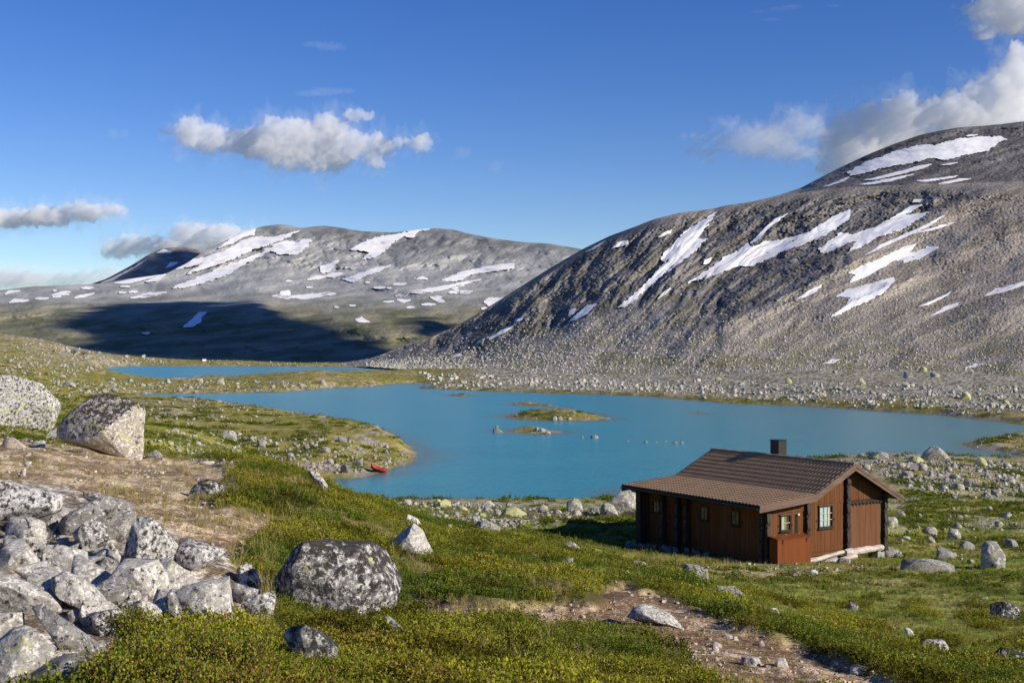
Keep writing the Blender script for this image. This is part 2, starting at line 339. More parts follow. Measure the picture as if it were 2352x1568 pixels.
# ------------------------------------------------------------------ water
def water_mat():
    t=NT('water'); p=t.pos(); sh=t.attr('shallow_refl')[2]
    n=t.noise(.9,3,.6,t.node('VectorMath',{0:p,1:(1,1.6,1)},operation='MULTIPLY').outputs[0])
    n2=t.noise(.06,3,.6,p)
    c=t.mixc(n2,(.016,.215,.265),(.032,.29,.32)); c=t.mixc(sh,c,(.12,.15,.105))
    t.bsdf(Base_Color=c,Roughness=.22,IOR=1.33,Specular_IOR_Level=.4,Normal=t.bump(t.math('ADD',n,t.math('MULTIPLY',t.noise(3.5,2,.5,p),.4)),.55,.25)); return t.m
M_WATER=water_mat()
def water(name,dxa,dxb,ya,yb,n,m):
    dx=np.linspace(dxa,dxb,m); ly=np.linspace(math.log(ya),math.log(yb),n)
    a,b=np.meshgrid(dx,ly); Y=np.exp(b); X=a*Y
    s=bil(WS,DX0,DX1,LY0,LY1,a,b)
    shal_refl=np.maximum(sstep(-7,-.3,s)**2.2*.75,.42*sstep(15,75,X+.10*(250-Y))*sstep(110,190,Y+X)*(Y<420))  # shore shallows, plus mountain reflection painted as a paler right side
    o=mesh_np(name,np.stack([X,Y,0*X],-1).reshape(-1,3),grid_faces(n,m),M_WATER,attrs={'shallow_refl':shal_refl.ravel()},smooth=True)
    return tag(o,kind='structure')
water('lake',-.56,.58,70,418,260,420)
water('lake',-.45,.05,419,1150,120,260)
# ------------------------------------------------------------------ mountains
def bumpmix(nm,rough=.92):
    t=NT(nm); c=t.attr()[0]
    t.bsdf(Base_Color=c,Roughness=rough,Specular_IOR_Level=.1); return t.m
M_ROCKFACE=bumpmix('rock_face')
M_SNOW=None
t=NT('snow'); p=t.pos(); n=t.noise(.03,4,.6,p); n2=t.noise(.35,3,.6,p)
t.bsdf(Base_Color=t.mixc(t.ramp(n,[(.4,0.),(.75,1.)]),(.90,.89,.87),(.74,.69,.63)),Roughness=.8,Specular_IOR_Level=.15,Normal=t.bump(n2,.3,.6)); M_SNOW=t.m
class Hill: pass
def hill(name,xs,ts,top,bot,yfun,disp,colf,snowlift=.6,tail=2500):
    h=Hill(); xs=np.asarray(xs,float); ts=np.asarray(ts,float)
    X2,T2=np.meshgrid(xs,ts); tp=top(xs)[None,:]; bt=bot(xs)[None,:]
    YD=bt+(tp-bt)*T2
    Yb=yfun(X2,YD,T2)
    d,ds=disp(X2,YD,T2,Yb)
    def pts(Y,yd): return np.stack([(X2-CX)/FP*Y,Y,ZC+(YH-yd)/FP*Y],-1)
    V=pts(Yb+d,YD); h.S=pts(Yb+ds,YD)
    h.X2,h.YD,h.T2=X2,YD,T2
    c=colf(X2,YD,T2,V)
    # a back slope behind the skyline
    bk=[]
    for q,dz in ((tail*.12,-.02),(tail*.5,-.25),(tail,-1.0)):
        r=V[-1].copy(); r[:,1]+=q; r[:,0]*=r[:,1]/V[-1][:,1]; r[:,2]=ZC+(V[-1][:,2]-ZC)*(1+dz); bk.append(r)
    V=np.concatenate([V,np.array(bk)]); c=np.concatenate([c,np.repeat(c[-1:],3,0)])
    h.V=V; h.o=mesh_np(name,V.reshape(-1,3),grid_faces(V.shape[0],V.shape[1]),M_ROCKFACE,c.reshape(-1,3),smooth=False)
    tag(h.o,kind='structure'); return h
# -- the big slope right of the lake
R_TOP=[(700,842),(780,838),(850,826),(900,805),(950,785),(1000,770),(1060,742),(1120,706),(1180,668),(1240,630),(1300,594),(1340,571),(1400,542),(1460,520),(1500,504),(1560,489),(1600,484),(1640,479),(1660,473),(1700,467),(1780,455),(1850,441),(1950,430),(2100,424),(2250,420),(2352,416),(2600,400),(2900,395)]
R_BOT=[(700,846),(780,842),(850,842),(1000,855),(1200,874),(1400,888),(1700,908),(2000,922),(2352,945),(2600,962),(2900,980)]
_rb=lerp_poly([(700,1000),(780,960),(850,820),(1000,640),(1200,470),(1400,395),(1700,318),(2000,288),(2352,238),(2900,195)])
_rt=lerp_poly([(700,1010),(850,960),(1000,990),(1300,1080),(1640,1150),(2000,1120),(2352,1050),(2900,950)])
def r_y(x,y,t):
    a=_rb(x);b=_rt(x)
    return a*(b/a)**(t**.62)
def r_theta(x): return np.interp(x,[900,1450,1800,2400],[40,42,26,22])
def r_pq(x,y):
    th=R(1)*r_theta(x); X=(x-1800);Yy=(y-600)
    return X*np.cos(th)-Yy*np.sin(th), X*np.sin(th)+Yy*np.cos(th)
CLIFF_SHADE=[(880,812),(1000,772),(1180,670),(1340,573),(1500,506),(1640,481),(1850,443),(2080,430),(2340,422),(2200,462),(2120,500),(2060,540),(1960,560),(1900,640),(1800,690),(1700,735),(1560,765),(1500,755),(1540,700),(1450,712),(1330,745),(1200,795),(1060,822),(960,822)]  # cliffs, with a diagonal shadow band included in the dark rock colour
CRESTS=[([(2060,575),(1960,600),(1860,650),(1760,700),(1660,738),(1540,782)],.030,120,22),([(1990,560),(1900,588),(1800,625),(1700,665),(1600,700),(1500,720)],.016,60,13),([(1640,560),(1560,620),(1480,700),(1420,745)],.016,70,14),
 ([(2150,620),(2060,650),(1960,690),(1880,730)],.010,60,12),([(2352,700),(2200,740),(2060,790)],.012,70,14),([(1240,690),(1180,740),(1100,790)],.014,60,12),([(1420,600),(1350,660),(1290,720)],.012,60,12),([(2330,520),(2240,545),(2150,590)],.010,60,12)]
def polyline(x,y,pl):
    """distance to a polyline, signed: positive up-left of it"""
    d=np.full(x.shape,1e18); sg=np.ones(x.shape)
    for (ax,ay),(bx,by) in zip(pl[:-1],pl[1:]):
        ex,ey=bx-ax,by-ay; wx,wy=x-ax,y-ay; t=np.clip((wx*ex+wy*ey)/(ex*ex+ey*ey),0,1); q=(wx-t*ex)**2+(wy-t*ey)**2
        c=ex*wy-ey*wx; m=q<d; d=np.where(m,q,d); sg=np.where(m,np.sign(c),sg)
    return np.sqrt(d)*sg
def r_crest(x,y):
    t=0
    xx=x+16*fbm(x/50,y/40,3,181); yy=y+10*fbm(x/50,y/40,3,183)
    for pl,A,w1,w2 in CRESTS:
        s=polyline(xx,yy,pl); p0,p1=np.array(pl[0]),np.array(pl[-1]); u=((x-p0[0])*(p1-p0)[0]+(y-p0[1])*(p1-p0)[1])/((p1-p0)**2).sum()
        en=sstep(-.15,.15,u)*sstep(1.15,.85,u)
        t=t-1.9*A*en*np.where(s<0,np.exp(s/w1),np.exp(-s/w2))
    return t
def r_cl(x,y): return 1-sstep(-22,22,sdist(x+40*fbm(x/70,y/60,4,7),y+14*fbm(x/50,y/40,3,9),CLIFF_SHADE))
def r_disp(x,y,t,Y):
    p,q=r_pq(x,y)
    w=30*fbm(x/150,y/90,3,101); p=p+w;q=q+w*.6
    cl=r_cl(x,y); h_=np.minimum(1,t*6)*sstep(1.0,.93,t)
    big=fbm(p/360,q/80,3,111)
    mid=ridged(p/150,q/40,3,121); sm=fbm(p/46+3,q/15,4,131); fi=fbm(x/6,y/3.4,3,141)
    d0=.034*big+r_crest(x,y)
    d=Y*(d0+cl*(.019*mid+.013*sm+.0062*fi)+(1-cl)*(.0045*fi+.0035*sm+.004*mid))*h_
    ds=Y*(d0+cl*(.020*mid*.5)+(1-cl)*.005*mid)*h_
    return d, ds-Y*.0030
def r_col(x,y,t,V):
    p,q=r_pq(x,y); cl=r_cl(x,y)
    f=noise2(x/2.9,y/1.9,151)+.7*noise2(x/5.5,y/3.2,152); m=fbm(p/130,q/16,4,153); g=fbm(x/90,y/24,4,155)
    c=mixc(np.array([.135,.117,.093]),np.array([.455,.40,.335]),sstep(-.9,.95,f+.55*m))
    pale=sstep(.0,.35,fbm(p/240,q/30,4,163))*sstep(820,760,y)*sstep(640,700,y)*sstep(1850,1650,x)
    c=mixc(c,mixc(np.array([.30,.275,.235]),np.array([.50,.46,.405]),sstep(-.6,.6,.6*f+m)),.8*pale)
    c=mixc(c,mixc(np.array([.085,.075,.056]),np.array([.33,.285,.22]),sstep(-.7,1.,f+.4*m)),.75*sstep(-.05,.3,fbm(p/200,q/40,4,157))*sstep(1850,2150,x))
    dk=mixc(np.array([.045,.047,.052]),np.array([.275,.255,.235]),sstep(-.75,1.25,.75*f+1.1*m+.35*ridged(p/70,q/20,3,159)))
    brn=sstep(.1,.4,fbm(p/90,q/26,4,165)); dk=mixc(dk,mixc(np.array([.07,.06,.045]),np.array([.25,.20,.14]),sstep(-.6,.8,f)),.40*brn)
    dk=mixc(dk,np.array([.11,.105,.05]),.6*sstep(-.05,.35,g)*sstep(540,720,y))
    c=mixc(c,dk,cl*.95)
    gr=mixc(np.array([.12,.12,.04]),np.array([.26,.235,.11]),sstep(-.6,.6,f))
    low=sstep(.52,.05,t)
    c=mixc(c,gr,np.clip(low*1.1*sstep(-.15,.2,g+.35*fbm(x/25,y/8,3,161)+.2*(low-.6)),0,1)*.8)
    return c
HR=hill('mountain',np.arange(690,2900,2.3),np.linspace(0,1,330)**.92,smooth_poly(R_TOP,8),lerp_poly(R_BOT),r_y,r_disp,r_col)
# -- the summit behind it
U_TOP=[(1560,500),(1700,470),(1790,448),(1840,431),(1890,405),(1950,375),(2000,352),(2050,332),(2110,311),(2150,302),(2200,293),(2260,289),(2310,284),(2352,279),(2500,262),(2900,250)]
def u_disp(x,y,t,Y):
    h_=sstep(1,.94,t)
    a=Y*(.012*fbm(x/120,y/30,4,201)); b=Y*(.006*ridged((x+y)/40,y/16,3,203)+.0035*fbm(x/6,y/4,2,205))
    return (a+b)*h_,a*h_+b*h_*.08-Y*.0035
def u_col(x,y,t,V):
    f=fbm(x/3.4,y/2.4,3,211); m=fbm(x/90,(y+.35*x)/14,4,213)
    c=mixc(np.array([.065,.062,.064]),np.array([.24,.225,.21]),sstep(-.3,.5,.7*f+.6*m))
    return mixc(c,np.array([.36,.33,.29]),sstep(1960,1800,x)*.8)
HU=hill('mountain',np.arange(1560,2900,2.6),np.linspace(0,1,120),smooth_poly(U_TOP,8),lambda x:np.interp(x,[1560,1900,2900],[520,475,470]),lambda x,y,t:1240+900*t**.8,u_disp,u_col)
# -- the snow mountain across the valley
L_TOP=[(-400,672),(0,666),(70,658),(150,655),(228,651),(300,640),(380,629),(430,604),(470,576),(510,556),(560,535),(600,520),(640,515.5),(665,517),(690,524),(720,520),(745,518),(790,524),(830,531),(900,534),(950,529),(1000,524),(1040,527),(1080,537),(1130,547),(1200,556),(1260,559),(1330,571),(1420,590),(1550,612),(1800,640)]
_ly=lerp_poly([(845,1110),(830,1160),(800,1320),(760,1500),(720,1700),(695,1880),(680,2150),(650,2550),(620,2850),(580,3150),(540,3450),(510,3700)])
def l_y(x,y,t):
    return _ly(y+10*fbm(x/220,y/60,3,301))+120*fbm(x/260,y/90,3,303)*sstep(845,780,y)
def l_disp(x,y,t,Y):
    h_=sstep(1,.92,t)*np.minimum(1,t*8)
    up=sstep(700,640,y)
    a=Y*(.022*fbm(x/160,y/45,4,311)); b=Y*((.006+.006*up)*ridged((x-.5*y)/60,(y+.3*x)/26,4,313)+.0022*fbm(x/8,y/4,3,315))
    return (a+b)*h_,a*h_+b*h_*.15-Y*.0035
def l_col(x,y,t,V):
    f=fbm(x/3.4,y/2.0,3,321); m=fbm(x/110,(y+.1*x)/14,4,323); s=fbm((x-.6*y)/30,(y+.25*x)/14,3,325)
    c=mixc(np.array([.26,.262,.245]),np.array([.46,.455,.425]),sstep(-.4,.5,.5*f+.8*m))
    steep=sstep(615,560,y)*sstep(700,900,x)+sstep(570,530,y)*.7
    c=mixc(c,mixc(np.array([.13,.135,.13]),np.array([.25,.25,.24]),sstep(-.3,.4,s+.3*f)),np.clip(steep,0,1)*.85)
    gr=mixc(np.array([.105,.108,.045]),np.array([.23,.205,.12]),sstep(-.3,.4,m+.3*f))
    c=mixc(c,gr,sstep(655,735,y+22*fbm(x/60,y/18,3,327))*.85)
    return mixc(c,np.array([.085,.10,.03]),.7*sstep(.15,.4,fbm(x/50,y/14,4,329))*sstep(700,740,y))
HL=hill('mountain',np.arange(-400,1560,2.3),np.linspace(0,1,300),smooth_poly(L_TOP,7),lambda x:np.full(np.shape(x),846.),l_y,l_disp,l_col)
B_TOP=[(120,665),(200,655),(245,640),(300,610),(340,585),(372,571),(400,568),(430,567),(455,573),(480,586),(520,600),(620,640)]
HB=hill('mountain',np.arange(120,620,2.6),np.linspace(0,1,70),smooth_poly(B_TOP,6),lambda x:np.full(np.shape(x),672.),lambda x,y,t:4600+900*t,
 lambda x,y,t,Y:(Y*(.008*fbm(x/50,y/20,4,401)+.02*np.abs((x-395)/120))*sstep(1,.9,t),Y*(.004*fbm(x/50,y/20,4,401)+.02*np.abs((x-395)/120))*sstep(1,.9,t)-Y*.003),
 lambda x,y,t,V:mixc(np.array([.16,.15,.15]),np.array([.30,.28,.27]),sstep(-.3,.5,fbm(x/30,y/10,4,403))),tail=1500)
F_TOP=[(60,668),(130,658),(180,655.5),(215,656),(260,654),(330,656),(420,650),(500,660)]
# ------------------------------------------------------------------ snow patches
def z7(p): return [(1033.6+.56055*x,402+.56055*y) for x,y in p]
def z9(p): return [(1607.8+.31641*x,258.4+.31641*y) for x,y in p]
def z8(p): return [(.48828*x,459.4+.48828*y) for x,y in p]
def clip_iso(P,S):
    """part of a quad grid (n,m,3) where S<0, cut along the zero line"""
    n,m=S.shape; i=np.arange(n*m).reshape(n,m)
    T=np.concatenate([np.stack([i[:-1,:-1],i[:-1,1:],i[1:,1:]],-1).reshape(-1,3),np.stack([i[:-1,:-1],i[1:,1:],i[1:,:-1]],-1).reshape(-1,3)])
    P=P.reshape(-1,3);S=S.ravel(); s=S[T]; neg=(s<0); k=neg.sum(1)
    tri=[P[T[k==3]]]
    def cut(a,b,sa,sb): return a+(b-a)*(sa/(sa-sb))[:,None]
    for kk in (1,2):
        t=T[k==kk]; ng=neg[k==kk]
        odd=np.argmax(ng if kk==1 else ~ng,1); r=np.arange(len(t))
        a=t[r,odd];b=t[r,(odd+1)%3];c=t[r,(odd+2)%3]
        ab=cut(P[a],P[b],S[a],S[b]);ac=cut(P[a],P[c],S[a],S[c])
        if kk==1: tri.append(np.stack([P[a],ab,ac],1))
        else: tri.append(np.stack([ab,P[b],P[c]],1)); tri.append(np.stack([ab,P[c],ac],1))
    return np.concatenate(tri)
def snow_mesh(h,poly,wamp):
    p=np.array(poly); x0,y0=p.min(0)-14; x1,y1=p.max(0)+14
    jx=np.where((h.X2[0]>=x0)&(h.X2[0]<=x1))[0]
    if len(jx)<2: return None
    rows=np.where(((h.YD[:,jx]>=y0)&(h.YD[:,jx]<=y1)).any(1))[0]
    if len(rows)<2: return None
    sl=(slice(rows[0],rows[-1]+1),slice(jx[0],jx[-1]+1))
    x,y=h.X2[sl],h.YD[sl]
    s=sdist(x+1.5*wamp*fbm(x/18,y/9,3,501),y+wamp*.9*fbm(x/18,y/9,3,503),p)+wamp*1.0*fbm((x+y)/7,(y-.4*x)/3.4,4,505)-(.1*wamp if h is not HL else 1.6)
    if not (s<0).any(): return None
    # rough ground pokes through where it stands proud of the snow
    return clip_iso(h.S[sl],s)
def snow_obj(name,tris):
    V=np.concatenate(tris).reshape(-1,3); F=np.arange(len(V)).reshape(-1,3)
    return mesh_np(name,V,F,M_SNOW,smooth=False)
SG='snow patches on the mountainsides'
SNOW=[
(HR,z7,4,'long snow gully running down the dark spur below the shoulder of the near mountain',[(1096,152),(1062,165),(1000,210),(960,235),(905,295),(872,320),(868,350),(880,358),(845,395),(800,450),(745,495),(700,530),(690,545),(718,540),(770,500),(850,425),(905,385),(975,335),(1010,310),(1050,262),(1015,262),(1040,225),(1065,190)]),
(HR,z7,4,'widest snowfield in the middle of the near mountainside, below dark cliffs',[(1645,142),(1585,160),(1530,195),(1470,235),(1400,252),(1360,265),(1290,272),(1265,285),(1235,295),(1220,280),(1180,310),(1130,335),(1080,370),(1040,400),(972,442),(1030,428),(1110,400),(1180,372),(1235,372),(1300,345),(1370,310),(1440,285),(1520,255),(1570,225),(1635,180)]),
(HR,z7,2,'thin snow strip above the widest snowfield',[(1390,155),(1330,180),(1285,220),(1245,265),(1225,282),(1260,270),(1300,225),(1340,190)]),
(HR,z7,4,'forked snowfield under the highest dark crag of the near mountain',[(1935,120),(1890,125),(1830,165),(1760,205),(1690,230),(1650,245),(1605,235),(1565,262),(1508,305),(1525,320),(1570,308),(1640,272),(1668,268),(1640,310),(1700,288),(1760,250),(1800,240),(1850,225),(1920,180),(1968,152),(1900,160),(1860,165),(1905,140)]),
(HR,z7,3,'branched snow patch on the scree below the forked snowfield',[(1910,280),(1870,290),(1820,315),(1760,345),(1700,365),(1632,400),(1660,408),(1638,440),(1700,420),(1750,390),(1790,370),(1820,350),(1860,345),(1855,360),(1920,345),(2008,295),(1960,290),(1920,312),(1880,320)]),
(HR,z7,3,'ragged snow patch lowest of the large ones on the near scree slope',[(1818,416),(1770,430),(1700,450),(1620,470),(1582,497),(1640,500),(1625,530),(1562,582),(1600,568),(1660,535),(1720,515),(1760,490),(1790,470),(1822,432)]),
(HU,z9,4,'broad snowfield under the top of the highest summit',[(2225,190),(2180,178),(2030,176),(1900,193),(1800,208),(1690,238),(1610,233),(1500,260),(1400,283),(1330,318),(1250,340),(1190,370),(1130,400),(1070,430),(1075,446),(1110,442),(1090,462),(1180,440),(1280,412),(1400,387),(1500,372),(1600,347),(1700,327),(1780,347),(1900,312),(2000,292),(2090,277),(2140,242)]),
(HU,z9,1.5,'upper of two thin snow strips below the summit snowfield',[(1690,372),(1600,383),(1500,413),(1400,438),(1290,468),(1175,492),(1260,490),(1400,462),(1520,432),(1620,407)]),
(HU,z9,1.5,'lower of two thin snow strips below the summit snowfield',[(1565,443),(1450,463),(1330,486),(1230,506),(1160,522),(1240,522),(1370,502),(1480,474)]),
(HL,z8,4,'long lower snow ribbon down the far mountain, ending in a broad head',[(1460,190),(1425,183),(1400,203),(1345,192),(1290,213),(1260,233),(1200,260),(1130,288),(1040,318),(960,353),(900,378),(815,412),(900,402),(985,377),(1060,352),(1130,312),(1210,267),(1270,237),(1330,254),(1400,249),(1435,228)]),
(HL,z8,4,'long upper snow ribbon just under the left summit of the far mountain',[(1405,146),(1340,163),(1270,178),(1200,172),(1130,198),(1070,233),(1000,257),(930,277),(860,292),(800,322),(860,318),(930,302),(972,290),(940,310),(885,343),(950,323),(1040,293),(1100,273),(1180,234),(1260,208),(1340,178)]),
(HL,z8,2.5,'narrow snow strip along the skyline of the left summit of the far mountain',[(1203,136),(1160,150),(1100,173),(1060,203),(1030,224),(1090,203),(1150,168),(1192,162)]),
(HL,z8,4,'snowfield hanging in the saddle of the far mountain',[(2025,132),(1950,142),(1880,160),(1800,172),(1720,192),(1655,232),(1720,237),(1742,247),(1710,274),(1755,270),(1805,242),(1845,202),(1900,167),(1942,174),(1968,142)]),
(HL,z8,3,'long flat snow band at the right foot of the far mountain',[(2420,300),(2352,305),(2280,316),(2200,333),(2120,358),(2085,377),(2150,380),(2220,347),(2352,327),(2420,318)]),
(HL,z8,2,'thin crescent of snow below the long flat band',[(2260,373),(2200,383),(2130,398),(2040,413),(1940,432),(2060,427),(2160,402)]),
(HL,z8,3,'forked snow patch below the saddle snowfield',[(1595,283),(1555,298),(1510,313),(1512,342),(1550,337),(1572,306)]),
(HL,z8,2.5,'curved snow streak below the saddle snowfield',[(1836,308),(1770,318),(1720,338),(1615,372),(1660,384),(1720,354),(1780,333)]),
(HL,z8,2.5,'pair of joined snow patches on the bench in the middle of the far mountain',[(1362,426),(1325,433),(1308,455),(1350,462),(1372,458),(1440,464),(1510,450),(1550,434),(1470,443),(1365,454)]),
(HL,z8,2,'zigzag snow patch in the shadowed foothill across the far lake',[(972,526),(935,530),(905,560),(862,597),(905,592),(942,572),(947,550)]),
(HL,z8,2.5,'snow patch beside the dark spur where the two mountains meet',[(2380,462),(2300,460),(2280,480),(2310,503),(2380,490)]),
]
for h,z,wa,lab,p in SNOW:
    tr=snow_mesh(h,z(p),wa)
    if tr is not None: tag(snow_obj('snow_patch',[tr]),lab,'snow patch',SG)
SMALL=[(HR,z7,q) for q in ([(1935,98),(1900,100),(1893,112),(1927,112)],[(2370,430),(2290,453),(2230,468),(2185,497),(2260,482),(2370,447)],[(2058,473),(2000,503),(1920,540),(1960,532),(2042,492)],[(2088,520),(2030,538),(1970,577),(2010,564),(2078,537)],
 [(2038,158),(1950,203),(1860,243),(1760,288),(1695,332),(1770,297),(1880,248),(1960,213)],[(2084,188),(1990,212),(1890,242),(1990,224)],[(602,525),(565,533),(520,568),(482,602),(515,594),(562,567)],[(517,543),(490,553),(483,577),(507,567)],[(728,268),(690,273),(662,302),(700,292),(732,282)],[(258,618),(215,633),(162,665),(158,677),(200,657),(252,630)],[(142,668),(113,680),(103,697),(137,687)],[(47,728),(15,736),(3,750),(47,740)],
 [(302,583),(270,590),(263,602),(297,594)],[(640,265),(600,288),(552,317),(610,292)],[(912,223),(870,238),(852,257),(907,237)],[(907,458),(870,483),(848,510),(882,492)],[(1072,338),(1045,348),(1036,367),(1062,360)],[(1528,448),(1470,473),(1420,507),(1455,502),(1502,477)],[(1602,753),(1560,756),(1528,772),(1572,770)],[(2202,768),(2150,773),(2106,792),(2150,787)])]
SMALL+=[(HU,z9,q) for q in ([(1885,456),(1780,468),(1650,488),(1550,495),(1640,502),(1760,487),(1835,474)],[(1975,480),(1880,478),(1800,498),(1725,519),(1830,512),(1900,497)],[(2018,158),(1950,161),(1920,172),(1990,170)],[(1885,360),(1800,368),(1735,385),(1820,379)],[(1095,463),(1020,488),(950,518),(885,542),(960,527),(1040,502)])]
SMALL+=[(HL,z8,q) for q in ([(783,328),(700,348),(620,373),(540,390),(600,390),(680,372),(762,347)],[(778,350),(720,368),(688,384),(740,377)],[(1613,343),(1570,343),(1537,357),(1570,364)],[(1533,360),(1490,358),(1447,374),(1500,372)],[(1737,573),(1700,553),(1672,561),(1700,574)],[(1928,470),(1870,468),(1900,482)],[(2093,478),(2060,458),(2027,458),(2070,480)],[(132,470),(70,468),(45,480),(110,478)],[(783,433),(700,438),(615,460),(700,454)],[(443,438),(380,448),(352,460),(410,452)],[(323,443),(270,438),(246,447)],[(93,426),(40,428),(25,442)],[(1988,360),(1950,368),(2012,372)],[(703,623),(670,623),(690,632)])]
SMALL+=[(HB,z8,q) for q in ([(695,273),(620,318),(540,358),(475,388),(530,380),(600,337),(663,302)],[(818,243),(770,231),(737,247),(800,250)],[(845,293),(800,293),(778,322),(820,307)])]
tr=[]
r2=np.random.default_rng(5)
for h,z,q in SMALL:
    a=snow_mesh(h,z(q),1.6)
    if a is not None: tr.append(a)
for _ in range(34):        # flecks on the far benches
    x=r2.uniform(1300,2350)if r2.random()<.75 else r2.uniform(50,700); y=r2.uniform(380,520) if x>1300 else r2.uniform(395,470); s=r2.uniform(8,34); k=r2.uniform(.08,.2)
    a=snow_mesh(HL,z8([(x-s,y+s*k*.4),(x-s*.2,y-s*k),(x+s,y-s*k*.4),(x+s*.3,y+s*k)]),1.5)
    if a is not None: tr.append(a)
tag(snow_obj('snow',tr),kind='stuff')
# ------------------------------------------------------------------ the hut
class MB:
    def __init__(s): s.V=[];s.F=[]
    def add(s,V,F):
        o=len(s.V); s.V+= [tuple(v) for v in V]; s.F+=[tuple(i+o for i in f) for f in F]
    def hexa(s,b,t):      # bottom 4 and top 4 points, counter-clockwise seen from above
        s.add(list(b)+list(t),[(3,2,1,0),(4,5,6,7),(0,1,5,4),(1,2,6,5),(2,3,7,6),(3,0,4,7)])
    def box(s,x0,x1,y0,y1,z0,z1):
        s.hexa([(x0,y0,z0),(x1,y0,z0),(x1,y1,z0),(x0,y1,z0)],[(x0,y0,z1),(x1,y0,z1),(x1,y1,z1),(x0,y1,z1)])
    def prism(s,loop,axis,a,b):   # loop of 2-D points swept along an axis
        def P(p,c): return {0:(c,p[0],p[1]),1:(p[0],c,p[1]),2:(p[0],p[1],c)}[axis]
        n=len(loop); s.add([P(p,a) for p in loop]+[P(p,b) for p in loop],[tuple(range(n-1,-1,-1)),tuple(range(n,2*n))]+[(i,(i+1)%n,n+(i+1)%n,n+i) for i in range(n)])
    def tube(s,p,q,r0,r1=None,n=10,jit=0):
        r1=r1 or r0; p=Vector(p);q=Vector(q);d=(q-p).normalized(); u=d.orthogonal().normalized(); v=d.cross(u); V=[]
        for c,r in ((p,r0),(q,r1)):
            for i in range(n):
                a=2*math.pi*i/n; V.append(c+(u*math.cos(a)+v*math.sin(a))*r*(1+jit*math.sin(3*a+r*50)))
        s.add(V,[tuple(range(n-1,-1,-1)),tuple(range(n,2*n))]+[(i,(i+1)%n,n+(i+1)%n,n+i) for i in range(n)])
    def build(s,name,mat,parent=None,smooth=False,bevel=0):
        me=bpy.data.meshes.new(name); me.from_pydata(s.V,[],s.F); me.update()
        import bmesh
        bm=bmesh.new(); bm.from_mesh(me); bmesh.ops.recalc_face_normals(bm,faces=bm.faces); 
        if bevel: bmesh.ops.bevel(bm,geom=bm.edges[:],offset=bevel,segments=1,affect='EDGES',clamp_overlap=True)
        bm.to_mesh(me); bm.free()
        if smooth: me.polygons.foreach_set('use_smooth',[True]*len(me.polygons))
        me.materials.append(mat); o=bpy.data.objects.new(name,me); C.objects.link(o)
        if parent: o.parent=parent
        return o
def wood(name,c1,c2,pale=None,rough=.75,scale=1.,axis=2):
    t=NT(name); o=t.obj()
    sv=[26*scale]*3; sv[axis]=1.1*scale
    v=t.node('VectorMath',{0:o,1:tuple(sv)},operation='MULTIPLY').outputs[0]
    n=t.noise(1.,5,.65,v); sv2=[5.]*3; sv2[axis]=.35
    v2=t.node('VectorMath',{0:o,1:tuple(sv2)},operation='MULTIPLY').outputs[0]
    n2=t.noise(1.,4,.6,v2)
    c=t.mixc(t.ramp(n,[(.3,0.),(.7,1.)]),c1,c2)
    c=t.mixc(t.math('MULTIPLY',t.ramp(n2,[(.42,0.),(.72,1.)]),.75),c,pale or c2)
    t.bsdf(Base_Color=c,Roughness=rough,Specular_IOR_Level=.12,Normal=t.bump(n,.35,.006)); return t.m
W_WALL=wood('brown_boards',(.092,.034,.0105),(.142,.053,.0165),(.165,.075,.038))
W_WALL2=wood('weathered_panel',(.11,.044,.018),(.15,.064,.029),(.185,.098,.058))
W_DARK=wood('dark_timber',(.022,.016,.013),(.050,.036,.028),(.085,.066,.054),.6)
W_BARGE=wood('barge_boards',(.095,.058,.042),(.155,.10,.075),(.21,.155,.125),axis=0)
W_BAR=wood('pale_bars',(.42,.34,.27),(.55,.47,.38))
W_BOX=wood('red_stained_boards',(.135,.038,.010),(.205,.060,.0155),(.11,.036,.012),.6)
W_DOOR=wood('door_boards',(.12,.036,.017),(.15,.05,.024),(.11,.034,.017))
W_LOG=wood('bleached_wood',(.40,.33,.28),(.70,.64,.58),(.26,.20,.16),.85,axis=0)
M_GUTTER=simple('dark_gutter',(.018,.019,.03),.45,.1,.5)
M_IRON=simple('black_iron',(.015,.015,.016),.5,.4)
M_WHITE=simple('white_paint',(.75,.75,.72),.5)
t=NT('concrete'); n=t.noise(9,5,.6,t.obj()); t.bsdf(Base_Color=t.ramp(n,[(.3,(.22,.21,.20)),(.7,(.42,.40,.38))]),Roughness=.9); M_CONC=t.m
t=NT('roof_tiles'); n=t.noise(2.2,5,.65,t.obj()); n2=t.noise(24,3,.6,t.obj())
t.bsdf(Base_Color=t.mixc(t.math('MULTIPLY',n2,.5),t.ramp(n,[(.3,(.175,.105,.058)),(.7,(.32,.205,.12))]),(.42,.31,.21)),Roughness=.95,Specular_IOR_Level=.03); M_TILE=t.m
t=NT('window_pane'); t.bsdf(Base_Color=(.11,.10,.045),Roughness=.06,Specular_IOR_Level=.6); M_PANE=t.m
t=NT('window_glass')
g=t.node('BsdfGlossy',{'Color':(1,1,1,1),'Roughness':.03}); tr=t.node('BsdfTransparent',{'Color':(.9,.95,.95,1)}); fz=t.node('Value'); fz.outputs[0].default_value=.10
mx=t.node('MixShader',{0:fz,1:tr,2:g}); t.l.new(mx.outputs[0],t.out.inputs[0]); M_GLASS=t.m
M_CURT=simple('curtain_white',(.80,.82,.80),.9); M_CURT2=simple('curtain_cream',(.72,.68,.46),.9); M_CURT3=simple('curtain_grey',(.20,.20,.15),.9)
hut=empty('cabin',(HX,HY,HZ),HYAW)
tag(hut,'brown wooden cabin with dark tiled kinked roof on the grass above the lake','cabin')
L,W_=7.84,7.05
RP=[(-.832,2.349),(2.38,2.609),(4.736,3.764),(7.77,2.189)]
def zr(v): return float(np.interp(v,[p[0] for p in RP],[p[1] for p in RP]))
